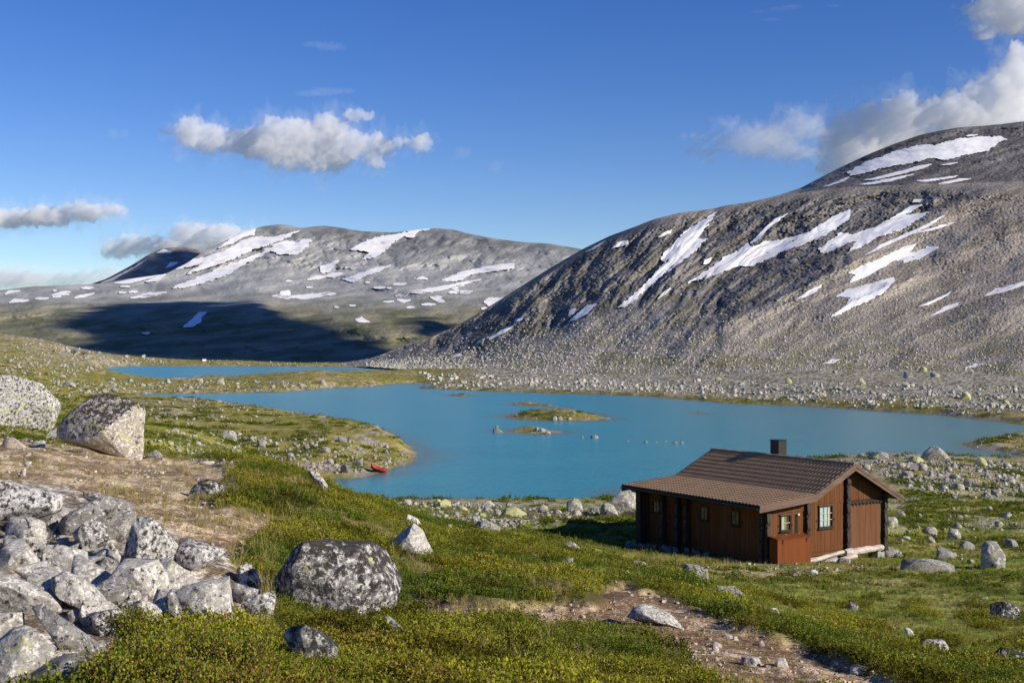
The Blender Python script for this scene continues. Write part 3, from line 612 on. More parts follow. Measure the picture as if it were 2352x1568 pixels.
# walls made of upright boards
def boards(v0,v1,zbot,ztop,plane,off,th,w,seed):
    m=MB(); r=np.random.default_rng(seed); v=v0
    while v<v1-.01:
        e=min(v+w*r.uniform(.85,1.15),v1); g=.005; d=th+r.uniform(-.004,.004)
        a,b=v+g,e-g; ta,tb=ztop(a),ztop(b)
        if plane=='g': m.hexa([(a,off-d,zbot),(b,off-d,zbot),(b,off,zbot),(a,off,zbot)],[(a,off-d,ta),(b,off-d,tb),(b,off,tb),(a,off,ta)])
        else: m.hexa([(off-d,a,zbot),(off,a,zbot),(off,b,zbot),(off-d,b,zbot)],[(off-d,a,ta),(off,a,ta),(off,b,tb),(off-d,b,tb)])
        v=e
    return m
core=MB(); core.prism([(.03,-.05),(W_-.03,-.05),(W_-.03,zr(W_)-.16),(4.736,3.60),(2.38,2.45),(.03,zr(0)-.17)],1,.03,L-.03)
core.build('wall',W_WALL,hut)
und=lambda v:zr(v)-.13
m=boards(.10,2.32,.0,lambda v:1.915,'g',.03,.045,.135,1); m2=boards(.10,2.32,1.925,und,'g',.03,.065,.6,2); m.add(m2.V,m2.F)
m2=boards(2.50,4.66,.11,lambda v:2.125,'g',.03,.045,.20,3); m.add(m2.V,m2.F)
m2=boards(2.50,4.66,2.135,und,'g',.03,.065,.145,4); m.add(m2.V,m2.F)
m2=boards(4.92,6.97,2.16,und,'g',.03,.050,.165,5); m.add(m2.V,m2.F)
m.build('gable_wall',W_WALL,hut)
m=boards(4.95,6.95,.11,lambda v:1.985,'g',.03,.06,.33,6); m.build('shutter_panel',W_WALL2,hut)
m=boards(.12,4.55,-.10,lambda v:2.10,'f',.03,.04,.16,7); m2=boards(4.82,5.14,-.24,lambda v:2.10,'f',.03,.04,.16,8); m.add(m2.V,m2.F); m2=boards(6.49,7.6,-.24,lambda v:2.10,'f',.03,.04,.16,9); m.add(m2.V,m2.F)
m.box(-.012,.029,5.15,6.48,1.87,2.10)
m.build('front_wall',W_WALL,hut)
# awning rail above the shutter
m=MB(); m.hexa([(4.95,-.17,2.035),(6.98,-.17,2.035),(6.98,-.021,2.075),(4.95,-.021,2.075)],[(4.95,-.17,2.065),(6.98,-.17,2.065),(6.98,-.021,2.15),(4.95,-.021,2.15)])
for i in range(9): m.box(5.02+i*.22,5.12+i*.22,-.19,-.171,1.995,2.062)
m.build('shutter_rail',W_DARK,hut)
# carved log ends
def carved(parent,along,c,width,z0,z1,depth,plane,name='corner_post'):
    prof=[]; z=z1; k=0
    seg=[(0,1),(.10,1),(.105,.82),(.13,.86),(.30,.66),(.36,.94),(.42,1.0),(.425,.80)]
    per=.62
    while z>z0+.02:
        for f,d in seg:
            zz=z-f*per*1.0/.62*.62
            if zz>z0: prof.append((d*depth,zz))
        z-=per
    prof.append((depth*.8,z0))
    loop=[(-p[0],p[1]) for p in prof]+[(.02,z0),(.02,z1)]
    m=MB()
    m.prism(loop,0 if plane=='g' else 1,c-width/2,c+width/2)
    return m.build(name,W_DARK,parent)
carved(hut,0,2.41,.20,.0,und(2.4)-.02,.20,'g'); carved(hut,0,4.80,.21,.02,und(4.736)-.04,.22,'g'); carved(hut,0,7.13,.2,-.15,und(7.1)-.02,.24,'g')
carved(hut,0,.08,.21,-.02,und(.1)-.02,.24,'g')
carved(hut,0,.09,.19,-.02,und(0.)-.03,.16,'f')
for u in (4.69,5.30,6.35): carved(hut,0,u,.20,-.26,2.06,.26,'f')
m=MB(); m.box(-.42,.02,7.60,7.96,-.35,2.12); m.build('corner_post',W_DARK,hut,bevel=.02)
m=MB(); m.box(-.10,.02,.2,7.6,2.105,2.20); m.build('beam',W_DARK,hut)
m=MB(); m.box(-.05,.02,.22,4.58,-.20,-.11); m.build('sill_beam',W_DARK,hut)
# door
d=MB()
for i in range(6): d.box(-.006,.028,5.41+i*.138,5.41+i*.138+.134,-.20,1.86)
door=d.build('door',W_DOOR,hut)
h_=MB(); h_.tube((-.03,5.50,.85),(-.09,5.50,.85),.02); h_.tube((-.09,5.50,.78),(-.09,5.50,.98),.014); h_.build('handle',M_IRON,door)
for z in (1.62,1.15,.75,.02):
    h_=MB(); h_.box(-.02,-.006,5.72,6.24,z,z+.035); h_.build('hinge',M_IRON,door)
h_=MB(); h_.box(-.03,-.007,5.41,6.24,.92,.96); h_.build('rail',W_DOOR,door)
m=MB(); m.box(-.62,-.04,4.72,7.58,-.33,-.27); m.build('doorstep',W_DOOR,hut)
# windows
def window(plane,a0,a1,z0,z1,nx,nz,curt,knobs,glassy):
    fm=MB(); t_=.055; o0,o1=-.07,-.018
    def bx(m,a,b,z,zz,p,q):
        if plane=='g': m.box(a,b,p,q,z,zz)
        else: m.box(p,q,a,b,z,zz)
    bx(fm,a0-t_,a0,z0-t_,z1+t_,o0,o1); bx(fm,a1,a1+t_,z0-t_,z1+t_,o0,o1)
    bx(fm,a0,a1,z1,z1+t_,o0,o1); bx(fm,a0,a1,z0-t_,z0,o0,o1)
    wn_=fm.build('window',W_DARK,hut)
    s=MB(); bx(s,a0-.10,a1+.10,z0-t_-.05,z0-t_-.005,-.12,o1); s.build('sill',W_DARK,wn_)
    s=MB(); bx(s,a0-.09,a1+.09,z1+t_+.002,z1+t_+.03,-.11,o1); s.build('head_board',W_BARGE,wn_)
    mu=MB()
    for i in range(1,nx): x=a0+(a1-a0)*i/nx; bx(mu,x-.012,x+.012,z0,z1,-.055,-.032)
    for i in range(1,nz): z=z0+(z1-z0)*i/nz; bx(mu,a0,a1,z-.012,z+.012,-.057,-.034)
    mu.build('glazing_bar',W_BAR if plane=='g' else W_BARGE,wn_)
    p=MB(); bx(p,a0,a1,z0,z1,-.0315,-.031); p.build('pane',M_GLASS if glassy else M_PANE,wn_)
    for (f0,f1,mt) in curt:
        cu=MB(); n=14; xs=np.linspace(a0+(a1-a0)*f0,a0+(a1-a0)*f1,n); 
        V=[];F=[]
        for i,x in enumerate(xs):
            off=-.0215+.0025*math.sin(i*1.9)
            for z in (z0+.004,z1-.004): V.append((x,off,z) if plane=='g' else (off,x,z))
        F=[(2*i,2*i+2,2*i+3,2*i+1) for i in range(n-1)]
        cu.add(V,F); cu.build('curtain',mt,wn_)
    for kx in knobs:
        kb=MB(); zc_=z0+(z1-z0)*.32
        if plane=='g': kb.tube((kx,-.018,zc_),(kx,-.055,zc_),.03)
        else: kb.tube((-.018,kx,zc_),(-.055,kx,zc_),.03)
        kb.build('knob',M_IRON,wn_)
window('g',.93,1.43,1.215,1.775,2,2,[(.0,.42,M_CURT2)],(.79,1.56),True)
window('g',3.17,3.90,1.17,2.0,3,3,[(.0,.36,M_CURT),(.42,.84,M_CURT)],(3.01,4.05),True)
window('f',6.72,7.10,1.25,1.72,2,2,[],(),False); window('f',3.42,3.84,1.30,1.81,2,2,[],(3.27,3.98),False); window('f',1.44,1.89,1.32,1.82,2,2,[],(1.28,2.02),False)
# hatch edge with its shadow built as a dark plate, and lamp on the gable
m=MB(); m.prism([(1.735,.99),(1.895,.99),(1.895,1.74)]+[(1.815+.08*math.cos(a),1.74+.08*math.sin(a)) for a in np.linspace(.2,math.pi-.2,7)]+[(1.735,1.74)],1,-.030,-.016); m.build('hatch_shadow',M_IRON,hut)
m=MB(); m.box(1.84,1.93,-.11,-.02,1.77,1.83); m.build('lamp',M_WHITE,hut)
# roof: rows of waved tiles
def tiles():
    V=[];F=[]
    u0,u1=-.60,L+.60; nw=44; per=(u1-u0)/nw; US=np.linspace(u0,u1,nw*8+1)
    wv=.060*(.5-.5*np.cos((US-u0)/per*2*math.pi))**.6
    def slope(p,q,rows):
        p=np.array(p);q=np.array(q);d=(q-p);n=np.array([-d[1],d[0]])/np.hypot(*d); n=n if n[1]>0 else -n
        for r in range(rows):
            ln=[]
            for f,h in ((r/rows,.012),((r+1.06)/rows,.042),((r+1.06)/rows,.008)):
                b=p+d*min(f,1.02)+n*h
                ln.append([(b[0]+n[0]*w_,u,b[1]+n[1]*w_) for u,w_ in zip(US,wv)])
            o=len(V); k=len(US)
            for l in ln: V.extend(l)
            for a in range(2):
                for i in range(k-1): F.append((o+a*k+i,o+a*k+i+1,o+(a+1)*k+i+1,o+(a+1)*k+i))
    slope(RP[2],RP[1],8); slope(RP[1],RP[0],10); slope(RP[2],RP[3],11)
    return mesh_np('roof',V,np.array(F),M_TILE,parent=hut)
roof=tiles()
m=MB()
for a,b in zip(RP[:-1],RP[1:]): 
    m.hexa([(a[0],-.575,a[1]-.115),(b[0],-.575,b[1]-.115),(b[0],L+.575,b[1]-.115),(a[0],L+.575,a[1]-.115)],[(a[0],-.575,a[1]-.005),(b[0],-.575,b[1]-.005),(b[0],L+.575,b[1]-.005),(a[0],L+.575,a[1]-.005)])
m.build('soffit',W_DARK,roof)
for u in (-.64,L+.585):
    for dz,th,du in ((.06,.155,0),(-.095,.15,.022)):
        m=MB()
        for a,b in zip(RP[:-1],RP[1:]):
            ya,yb=u+(du if u<0 else -du),u+.055
            m.hexa([(a[0],ya,a[1]+dz-th),(b[0],ya,b[1]+dz-th),(b[0],yb,b[1]+dz-th),(a[0],yb,a[1]+dz-th)],[(a[0],ya,a[1]+dz),(b[0],ya,b[1]+dz),(b[0],yb,b[1]+dz),(a[0],yb,a[1]+dz)])
        m.build('bargeboard',W_BARGE,roof)
m=MB(); n=9; gl=[(-.90+.075*math.cos(a),2.30+.075*math.sin(a)) for a in np.linspace(math.pi,2*math.pi,n)]; gl+=[(-.90+.06*math.cos(a),2.30+.06*math.sin(a)) for a in np.linspace(2*math.pi,math.pi,n)]
m.prism(gl,1,-.58,L+.58); m.build('gutter',M_GUTTER,roof)
m=MB(); m.tube((-.80,7.55,2.22),(-.10,7.55,2.02),.03); m.tube((-.10,7.50,2.02),(-.10,7.50,-.2),.03); m.build('downpipe',M_GUTTER,roof)
m=MB(); i=0; u=-.62
while u<L+.55:
    r0=.135+.012*(i%2); m.prism([(4.736+r0*math.cos(a)*1.0,3.775+r0*math.sin(a)*.75) for a in np.linspace(-.25,math.pi+.25,9)],1,u,min(u+.36,L+.62)); u+=.34;i+=1
m.build('ridge_cap',M_TILE,roof)
ch=MB(); ch.box(4.98,5.50,4.20,4.74,3.30,4.47); ch.box(4.95,5.53,4.17,4.77,4.471,4.50); ch.build('chimney',simple('chimney_metal',(.028,.026,.024),.5,.2),roof,bevel=.008)
# footing under the hut
for b_ in ((6.75,7.20,-.06,.5,-.75,-.055),(.4,4.4,.02,.5,-.6,-.11),(.02,.5,.55,4.6,-.8,-.205)):
    m=MB(); m.box(*b_); m.build('footing',M_CONC,hut,bevel=.02)
# chest against the gable
def at_hut(v,u,z): 
    c,s=math.cos(HYAW),math.sin(HYAW); return (HX+v*c-u*s,HY+v*s+u*c,HZ+z)
chest=empty('storage_chest',at_hut(-.02,-.80,-.15),HYAW)
tag(chest,'reddish brown wooden storage chest with lid standing against the cabin gable','chest')
m=MB(); 
for i in range(7): m.box(.0+i*.268,.265+i*.268,0,.46,-.10,1.115)
body=m.build('body',W_BOX,chest)
m=MB(); m.hexa([(-.035,-.035,1.12),(1.91,-.035,1.12),(1.91,.5,1.20),(-.035,.5,1.20)],[(-.035,-.035,1.15),(1.91,-.035,1.15),(1.91,.5,1.23),(-.035,.5,1.23)]); lid=m.build('lid',W_BOX,chest)
for x in (.25,1.6):
    m=MB(); m.box(x,x+.045,-.02,-.002,.95,1.10); m.build('latch',M_IRON,chest)
for x in (.18,.85,1.6):
    m=MB(); m.box(x,x+.07,.40,.46,1.222,1.238); m.build('hinge',simple('brass',(.5,.4,.2),.4,.6),lid)
# bleached timbers along the foot of the gable
def log(name,label,p,q,r0,r1,seed,flat=1.):
    p=np.array(at_hut(*p));q=np.array(at_hut(*q)); n,k=26,8; r=np.random.default_rng(seed)
    d=q-p; ln=np.linalg.norm(d); d/=ln; s=np.cross(d,[0,0,1]); s/=np.linalg.norm(s); up=np.cross(s,d)
    tt=np.linspace(0,ln,n); aa=np.linspace(0,2*np.pi,k,endpoint=False)
    T,A=np.meshgrid(tt,aa,indexing='ij'); rad=(r0+(r1-r0)*T/ln)*(1+.30*fbm(T*1.8+seed,np.cos(A)*1.5+np.sin(A),3,seed))
    rad*=np.where((T==0)|(T==ln),.86,1)
    P=(np.cos(A)*rad)[...,None]*s+(np.sin(A)*rad*flat)[...,None]*up+T[...,None]*d
    V=np.concatenate([P.reshape(-1,3),[[0,0,0]],[d*ln]])
    F=[(i*k+j,i*k+(j+1)%k,(i+1)*k+(j+1)%k,(i+1)*k+j) for i in range(n-1) for j in range(k)]
    F+=[(n*k,(j+1)%k,j,j) for j in range(k)]+[(n*k+1,(n-1)*k+j,(n-1)*k+(j+1)%k,(n-1)*k+(j+1)%k) for j in range(k)]
    me=bpy.data.meshes.new(name); me.from_pydata([tuple(v) for v in V],[],[tuple(dict.fromkeys(f)) for f in F]); me.update(); me.materials.append(W_LOG)
    o=bpy.data.objects.new(name,me); C.objects.link(o); o.location=p
    tag(o,label,'log','bleached timbers at the foot of the cabin')
log('log','short smooth white timber leaning up between the chest and the long log',(1.9,-.52,-.12),(4.40,-.22,.04),.11,.10,3,.8)
log('log','thick white weathered log under the cabin shutter, right of the leaning timber',(4.50,-.22,-.02),(6.95,-.12,-.0),.19,.15,5,.85)
log('log','grey white broken log lying lowest on the ground behind the leaning timber',(2.6,-.42,-.30),(5.1,-.30,-.20),.10,.14,9,.7)
# ------------------------------------------------------------------ rocks
import bmesh
_ico={}
def ico(sub):
    if sub not in _ico:
        bm=bmesh.new(); bmesh.ops.create_icosphere(bm,subdivisions=sub,radius=1.)
        _ico[sub]=(np.array([v.co[:] for v in bm.verts]),np.array([[v.index for v in f.verts] for f in bm.faces])); bm.free()
    V,F=_ico[sub]; return V.copy(),F
def rock_mat(name,b1,b2,dark,white,yel,sc,darktop=0.,streak=0.,topc=None):
    """granite with crusts: share of black, white and yellow-green lichen, spots of about 1/sc metres"""
    t=NT(name); tc=t.node('TexCoord'); o=tc.outputs['Object']; rnd=t.node('ObjectInfo').outputs['Random']
    o=t.node('VectorMath',{0:o,1:t.node('CombineXYZ',{0:t.math('MULTIPLY',rnd,37.),1:t.math('MULTIPLY',rnd,91.),2:rnd}).outputs[0]},operation='ADD').outputs[0]
    n=t.noise(sc*.28,5,.62,o); c=t.mixc(t.ramp(n,[(.34,0.),(.66,1.)]),b1,b2)
    if streak:
        v=t.node('VectorMath',{0:o,1:(sc*.35,sc*.35,sc*2.6)},operation='MULTIPLY').outputs[0]
        c=t.mixc(t.math('MULTIPLY',t.ramp(t.noise(1.,4,.6,v,.6),[(.45,0.),(.62,1.)]),streak),c,tuple(.55*x for x in b1))
    nz=t.node('SeparateXYZ',{0:t.node('NewGeometry').outputs['Normal']}).outputs[2]
    w=t.noise(sc*1.35,6,.75,o,.3); lo=.60-.16*white
    if white: c=t.mixc(t.ramp(w,[(lo,0.),(lo+.05,.95)]),c,(.66,.63,.58))
    d=t.noise(sc*.80,7,.78,t.node('VectorMath',{0:o,1:(3.1,1.7,8.2)},operation='ADD').outputs[0],.2); lo=.62-.20*dark
    dd=t.math('ADD',d,t.math('MULTIPLY',nz,.16*darktop))
    if dark: c=t.mixc(t.ramp(dd,[(lo,0.),(lo+.045,.95)]),c,(.034,.030,.028))
    y=t.noise(sc*.33,4,.7,t.node('VectorMath',{0:o,1:(13.1,5.7,1.2)},operation='ADD').outputs[0],.1); lo=.66-.18*yel
    if yel: c=t.mixc(t.ramp(y,[(lo,0.),(lo+.03,.85)]),c,(.47,.46,.19))
    fine=t.noise(sc*3.2,3,.6,o)
    c=t.mixc(1,c,t.ramp(fine,[(.25,(.72,.72,.72)),(.75,(1.22,1.22,1.2))]),'MULTIPLY')
    h=t.math('ADD',t.math('MULTIPLY',n,1.2),t.math('MULTIPLY',d,.7))
    t.bsdf(Base_Color=c,Roughness=.92,Specular_IOR_Level=.12,Normal=t.bump(h,.75,.5/sc)); return t.m
G1,G2=(.21,.20,.185),(.36,.335,.30)
RM=dict(pale=rock_mat('pale_granite',(.30,.275,.24),(.50,.46,.41),.30,.55,.12,22,streak=.35),
 spot=rock_mat('spotted_granite',(.23,.215,.20),(.36,.34,.31),.58,.75,.15,30),
 grey=rock_mat('grey_granite',(.20,.19,.18),(.33,.31,.28),.35,.35,.18,20,streak=.5),
 slab=rock_mat('crusted_slab',(.27,.25,.235),(.40,.38,.35),.58,.95,.0,19,),
 bigl=rock_mat('lichened_boulder',(.30,.28,.25),(.42,.39,.36),.62,.9,.45,11.5),
 bigr=rock_mat('bare_boulder',(.30,.25,.20),(.42,.375,.32),.36,.55,.30,11,darktop=.85,streak=.25),
 dark=rock_mat('dark_boulder',(.13,.125,.12),(.27,.255,.24),.66,.66,.28,17,darktop=.5),
 mid=rock_mat('field_stone',(.19,.18,.155),(.37,.35,.305),.22,.45,.45,5),
 white=rock_mat('white_stone',(.50,.47,.42),(.66,.63,.58),.12,.4,.1,14),
 red=rock_mat('path_stone',(.34,.26,.21),(.48,.41,.35),.2,.35,.0,25),
 green=rock_mat('green_crusted_stone',(.30,.29,.22),(.42,.41,.30),.25,.4,1.5,4))
def finish(V,seed,amp,scale):
    r=np.linalg.norm(V,axis=1,keepdims=True)+1e-9; N=V/r
    s=scale; n=noise3(V/s*1.6+seed*7.3,seed)*.55+noise3(V/s*4.1+seed*3.1,seed+3)*.42+noise3(V/s*10.3+seed,seed+5)*.26+noise3(V/s*22+seed,seed+6)*.14
    return V+N*(amp*s*n)[:,None]
def rock_from(outline,depth,seed,sub=4,amp=.055,facets=5,yb=None):
    """outline: convex (x,z) polygon in metres about its own middle; a solid of that silhouette with real depth"""
    r=np.random.default_rng(seed); o=np.array(outline)
    a=np.sum(o[:,0]*np.roll(o[:,1],-1)-np.roll(o[:,0],-1)*o[:,1]); o=o if a>0 else o[::-1]
    hw=np.ptp(o[:,0])/2; hh=np.ptp(o[:,1])/2
    V,F=ico(sub); P=V*np.array([1.75*hw,1.5*depth,1.75*hh])
    pl=[]
    for i in range(len(o)):
        p,q=o[i],o[(i+1)%len(o)]; e=q-p; n=np.array([e[1],-e[0]])
        if np.hypot(*n)<1e-6: continue
        n/=np.hypot(*n); d=n@p
        for sgn in ((-1,1) if amp<.05 else (r.choice([-1,1]),)):
            k=r.uniform(.05,.5); nn=np.array([n[0],sgn*k,n[1]]); l=np.linalg.norm(nn); pl.append((nn/l,d/l))
    pl.append((np.array([0,1.,0]),depth*.8))
    for i in range(facets):
        nn=np.array([r.normal()*.8,-1.,r.normal()*.6+.15]); nn/=np.linalg.norm(nn); pl.append((nn,max(depth*r.uniform(.42,.8),.96*max(nn[0]*q[0]+nn[2]*q[1] for q in o))))
    for it in range(3):
        for n,d in pl:
            e=P@n-d; P=P-np.maximum(e,0)[:,None]*n
    return finish(P,seed,amp,(hw+hh)/2),F
def hull(pts):
    p=sorted(map(tuple,pts)); 
    def half(p):
        h=[]
        for q in p:
            while len(h)>1 and (h[-1][0]-h[-2][0])*(q[1]-h[-2][1])-(h[-1][1]-h[-2][1])*(q[0]-h[-2][0])<=0: h.pop()
            h.append(q)
        return h
    a=half(p);b=half(p[::-1]); return a[:-1]+b[:-1]
ROCKS=[]   # every single rock: (object, size in the picture)
def add_rock(outl,mat,label=None,group=None,depth=.8,seed=None,sub=4,sink=.06,Y=None,amp=.055,name='rock',cat='rock',facets=7):
    o=np.array(outl,float); x0,y0=o.min(0);x1,y1=o.max(0)
    seed=seed if seed is not None else int(abs(o.sum())*3)%9973
    if Y is None:
        h=hit((x0+x1)/2,min(y1-.06*(y1-y0),1900)); 
        if h is None: return None
        Y=h[1]
    k=Y/FP; cx,cy=(x0+x1)/2,(y0+y1)/2
    dp=depth*.5*k*min(x1-x0,1.6*(y1-y0)); Yc=Y+dp*.55; k=Yc/FP
    q=[((a-cx)*k,-(b-cy)*k) for a,b in hull(o)]
    zl=min(p[1] for p in q); q=[(a,b if b>zl+.12*(y1-y0)*k else b-sink*(y1-y0)*k-.02) for a,b in q]
    V,F=rock_from(q,dp,seed,sub,amp,facets)
    ob=mesh_np(name,V,F,RM[mat],smooth=False,loc=((cx-CX)*k,Yc,ZC+(YH-cy)*k))
    tag(ob,label,cat,group); ROCKS.append((ob,(x1-x0)*(y1-y0))); return ob
def zA(*p): return [(.21973*x,861.3+.21973*y) for x,y in p]
def zB(*p): return [(.14649*x,1079.5+.14649*y) for x,y in p]
def zC_(*p): return [(287.1+.16479*x,1177.2+.16479*y) for x,y in p]
def zD(*p): return [(.1652*x,1309.2+.1652*y) for x,y in p]
def zE(*p): return [(574.2+.3418*x,1091+.3418*y) for x,y in p]
def zF(*p): return [(1320.7+.43848*x,1148.4+.43848*y) for x,y in p]
def zG(*p): return [(1837.5+.2563*x,861.3+.2563*y) for x,y in p]
def box_(cx,by,w,h): # an irregular six-sided outline from a bounding box
    r=np.random.default_rng(int(cx*7+by*13)); a=r.uniform(.15,.45,4)
    return [(cx-w/2,by),(cx-w/2+.04*w,by-h*(.25+a[0])),(cx-w*a[1],by-h),(cx+w*a[2]*.6,by-h*.97),(cx+w/2-.03*w,by-h*(.2+a[3])),(cx+w/2,by-.03*h),(cx,by+.02*h)]
PG='rocks of the tumbled pile beside the path'
BR='boulder'
add_rock(zA((-250,60),(0,10),(120,0),(250,30),(430,85),(540,190),(612,310),(602,400),(585,500),(520,580),(300,600),(0,590),(-250,560)),'bigl','big rounded boulder with yellow and black lichen, cut by the picture edge',depth=.9,sub=5,name='boulder',cat=BR)
add_rock(zA((575,600),(640,480),(720,400),(900,260),(1000,200),(1130,180),(1300,230),(1450,280),(1520,350),(1515,470),(1505,640),(1500,800),(1480,885),(1400,880),(1150,810),(900,740),(640,690)),'bigr','big domed boulder with bare face, standing at the edge of the path',depth=.95,sub=5,amp=.045,name='boulder',cat=BR)
add_rock(zA((462,672),(520,600),(590,545),(610,690),(560,690)),'grey','small dark wedge of rock leaning on the domed boulder',sub=3)
add_rock(zA((0,740),(60,640),(130,640),(310,755),(150,770),(0,770)),'red','pale flat block in front of the lichened boulder',sub=3)
add_rock(zA((320,735),(350,690),(450,680),(478,720),(470,745)),'pale','low pale stone in the gap between the two big boulders',sub=3)
add_rock(zA((200,680),(240,650),(330,665),(345,690),(230,700)),'dark','small black stone under the lichened boulder',sub=3)
add_rock(zA((1545,850),(1600,785),(1650,785),(1708,840),(1690,872)),'grey','two toned wedge of rock at the path bend right of the domed boulder',sub=3)
add_rock(zA((2090,925),(2110,905),(2235,905),(2245,935)),'white','flat white stone on the brink of the path',sub=3)
add_rock(zA((250,950),(260,905),(320,905),(330,920),(270,960)),'pale','small pale stone on the green tuft below the lichened boulder',sub=3)
add_rock(zA((205,1050),(215,990),(255,970),(272,1000),(260,1065)),'pale','small upright grey stone just below the pale stone by the tuft',sub=3)
add_rock(zB((-300,120),(0,140),(200,210),(700,320),(930,370),(978,450),(975,560),(950,650),(800,700),(600,745),(300,780),(0,860),(-300,950)),'slab','long crusted slab like a fallen pillar, uppermost in the pile',PG,depth=.8,sub=5,sink=0,Y=10.3,amp=.035)
add_rock(zB((1290,330),(1400,325),(1900,450),(2070,590),(2080,635),(1800,620),(1300,440)),'grey','thin grey slab lying behind the peaked rock of the pile',PG,depth=1.,amp=.04)
add_rock(zB((1560,900),(1700,640),(1900,600),(2110,650),(2140,740),(2080,860),(1980,1050),(1870,1160),(1700,1150)),'grey','rounded dark grey rock wedged right of the peaked rock',PG,depth=.8,sub=5)
add_rock(zB((900,1000),(910,820),(1050,690),(1420,490),(1560,420),(1800,500),(1810,560),(1600,800),(1300,1000),(960,1090)),'grey','peaked grey rock with bright top edge, highest in the middle of the pile',PG,depth=.8,sub=5)
add_rock(zB((1110,990),(1330,860),(1440,790),(1560,800),(1610,900),(1740,1080),(1800,1190),(1640,1340),(1400,1330),(1290,1250)),'spot','hump of pale speckled rock in front of the peaked rock',PG,depth=.7,sub=5)
add_rock(zB((370,800),(550,760),(680,880),(880,990),(780,1070),(600,1050)),'dark','black crusted rock in the gap under the long slab',PG,sub=4)
add_rock(zB((670,830),(800,760),(920,880),(930,1000),(820,980)),'spot','speckled rock tucked under the end of the long slab',PG,sub=4)
add_rock(zB((180,800),(300,800),(480,930),(580,1060),(440,1080),(260,930)),'pale','pale tilted plate below the long slab',PG,sub=4)
add_rock(zB((60,1080),(250,1060),(350,1130),(320,1210),(140,1330),(30,1270)),'grey','light grey angular stone at the left edge of the pile',PG,sub=4)
add_rock(zB((240,1320),(480,1440),(460,1530),(280,1570),(200,1450)),'pale','pale four sided stone below the light grey angular stone',PG,sub=4)
add_rock(zB((600,1380),(750,1320),(880,1400),(800,1500),(640,1490)),'pale','pale rounded stone in the middle of the rubble',PG,sub=4)
add_rock(zB((610,1200),(700,1170),(770,1230),(740,1310),(620,1290)),'pale','small pale stone just above the rounded stone in the rubble',PG,sub=3)
add_rock(zB((1670,1310),(1830,1230),(1910,1370),(1870,1450),(1740,1390)),'pale','smooth pale stone wedged against the upright speckled rock',PG,sub=4)
add_rock(zB((850,1440),(1100,1360),(1650,1340),(1580,1440),(1400,1500),(1000,1510)),'grey','long flat banded grey slab across the middle of the pile',PG,depth=1.,sub=4,amp=.03)
add_rock(zB((1510,1480),(1640,1350),(1840,1440),(1850,1570),(1700,1620)),'grey','grey block below the banded slab',PG,sub=4)
add_rock(zC_((100,250),(170,60),(390,65),(520,210),(515,370),(640,470),(600,590),(470,690),(430,850),(200,830),(-20,740),(-30,600),(0,430)),'spot','upright pale rock covered in black specks, tallest of the pile',PG,depth=.7,sub=5)
add_rock(zC_((640,500),(880,412),(1100,480),(1288,610),(1150,750),(950,820),(750,780),(650,640)),'spot','wedge shaped rock with black lichen top at the upper right of the pile',PG,depth=.8,sub=5)
add_rock(zC_((420,840),(500,640),(620,620),(720,740),(930,880),(1100,1000),(1050,1200),(800,1200),(560,1080)),'pale','ribbed pale outcrop running down from the upright rock',PG,depth=.8,sub=5)
add_rock(zC_((640,1180),(800,1020),(1180,950),(1440,1000),(1485,1270),(1460,1420),(1540,1560),(1300,1640),(900,1640),(720,1450)),'pale','broad streaked rock face at the lower end of the pile',PG,depth=.7,sub=5)
add_rock(zC_((580,1130),(640,1110),(700,1450),(880,1560),(760,1600),(660,1440)),'grey','dark narrow ledge left of the broad streaked rock face',PG,sub=4)
add_rock(zC_((1530,930),(1560,780),(1680,700),(1740,740),(1820,880),(1850,1010),(1700,1040)),'spot','pointed speckled rock in the grass left of the dark boulder',PG,sub=4)
add_rock(zC_((1450,1040),(1550,975),(1700,1020),(1855,1140),(1700,1250),(1560,1310)),'grey','tilted pinkish grey block below the pointed speckled rock',PG,sub=4)
add_rock(zC_((1670,1210),(1900,1120),(2020,1115),(2092,1230),(2072,1380),(2000,1470),(1680,1380)),'spot','squarish speckled block at the right end of the pile',PG,sub=4)
add_rock(zC_((1470,1370),(1620,1335),(1700,1440),(1720,1540),(1540,1570)),'grey','grey stone under the tilted pinkish block',PG,sub=4)
add_rock(zC_((1740,1490),(1960,1475),(1985,1545),(1740,1580)),'red','low pink stone under the squarish block',PG,sub=3)
add_rock(zD((700,100),(900,0),(1150,100),(1250,300),(1500,460),(1400,520),(1200,600),(1000,510),(800,410),(640,280)),'pale','pale weathered plate overhanging a dark crack',PG,depth=.9,sub=5,amp=.035)
add_rock(zD((210,20),(420,-90),(650,-30),(640,120),(560,230),(380,150)),'pale','striped white plate in the left part of the pile',PG,sub=4)
add_rock(zD((-260,-20),(100,50),(500,225),(700,330),(830,480),(860,570),(600,600),(300,640),(0,660),(-260,660)),'pale','great smooth grey plate at the left edge of the pile',PG,depth=.6,sub=5,amp=.03)
add_rock(zD((430,510),(600,470),(750,570),(1000,740),(1320,1040),(1350,1110),(1100,1160),(920,1110),(760,800),(600,680)),'grey','long tilted dark grey rock in front of the great smooth plate',PG,depth=.8,sub=5)
add_rock(zD((-260,620),(0,610),(310,570),(330,840),(100,900),(0,1100),(-260,1100)),'pale','banded pale rock under the great smooth plate',PG,depth=.6,sub=4)
add_rock(zD((-260,1200),(0,1050),(140,870),(380,835),(600,900),(720,1020),(775,1120),(560,1220),(500,1370),(250,1620),(-260,1680)),'pale','mottled rock filling the bottom left corner of the picture',PG,depth=.7,sub=5)
add_rock(zD((300,1600),(500,1420),(700,1300),(1000,1190),(1280,1230),(1250,1600),(900,1700)),'grey','shaded grey rock beside the bushes, partly under the mottled rock',PG,depth=.7,sub=4)
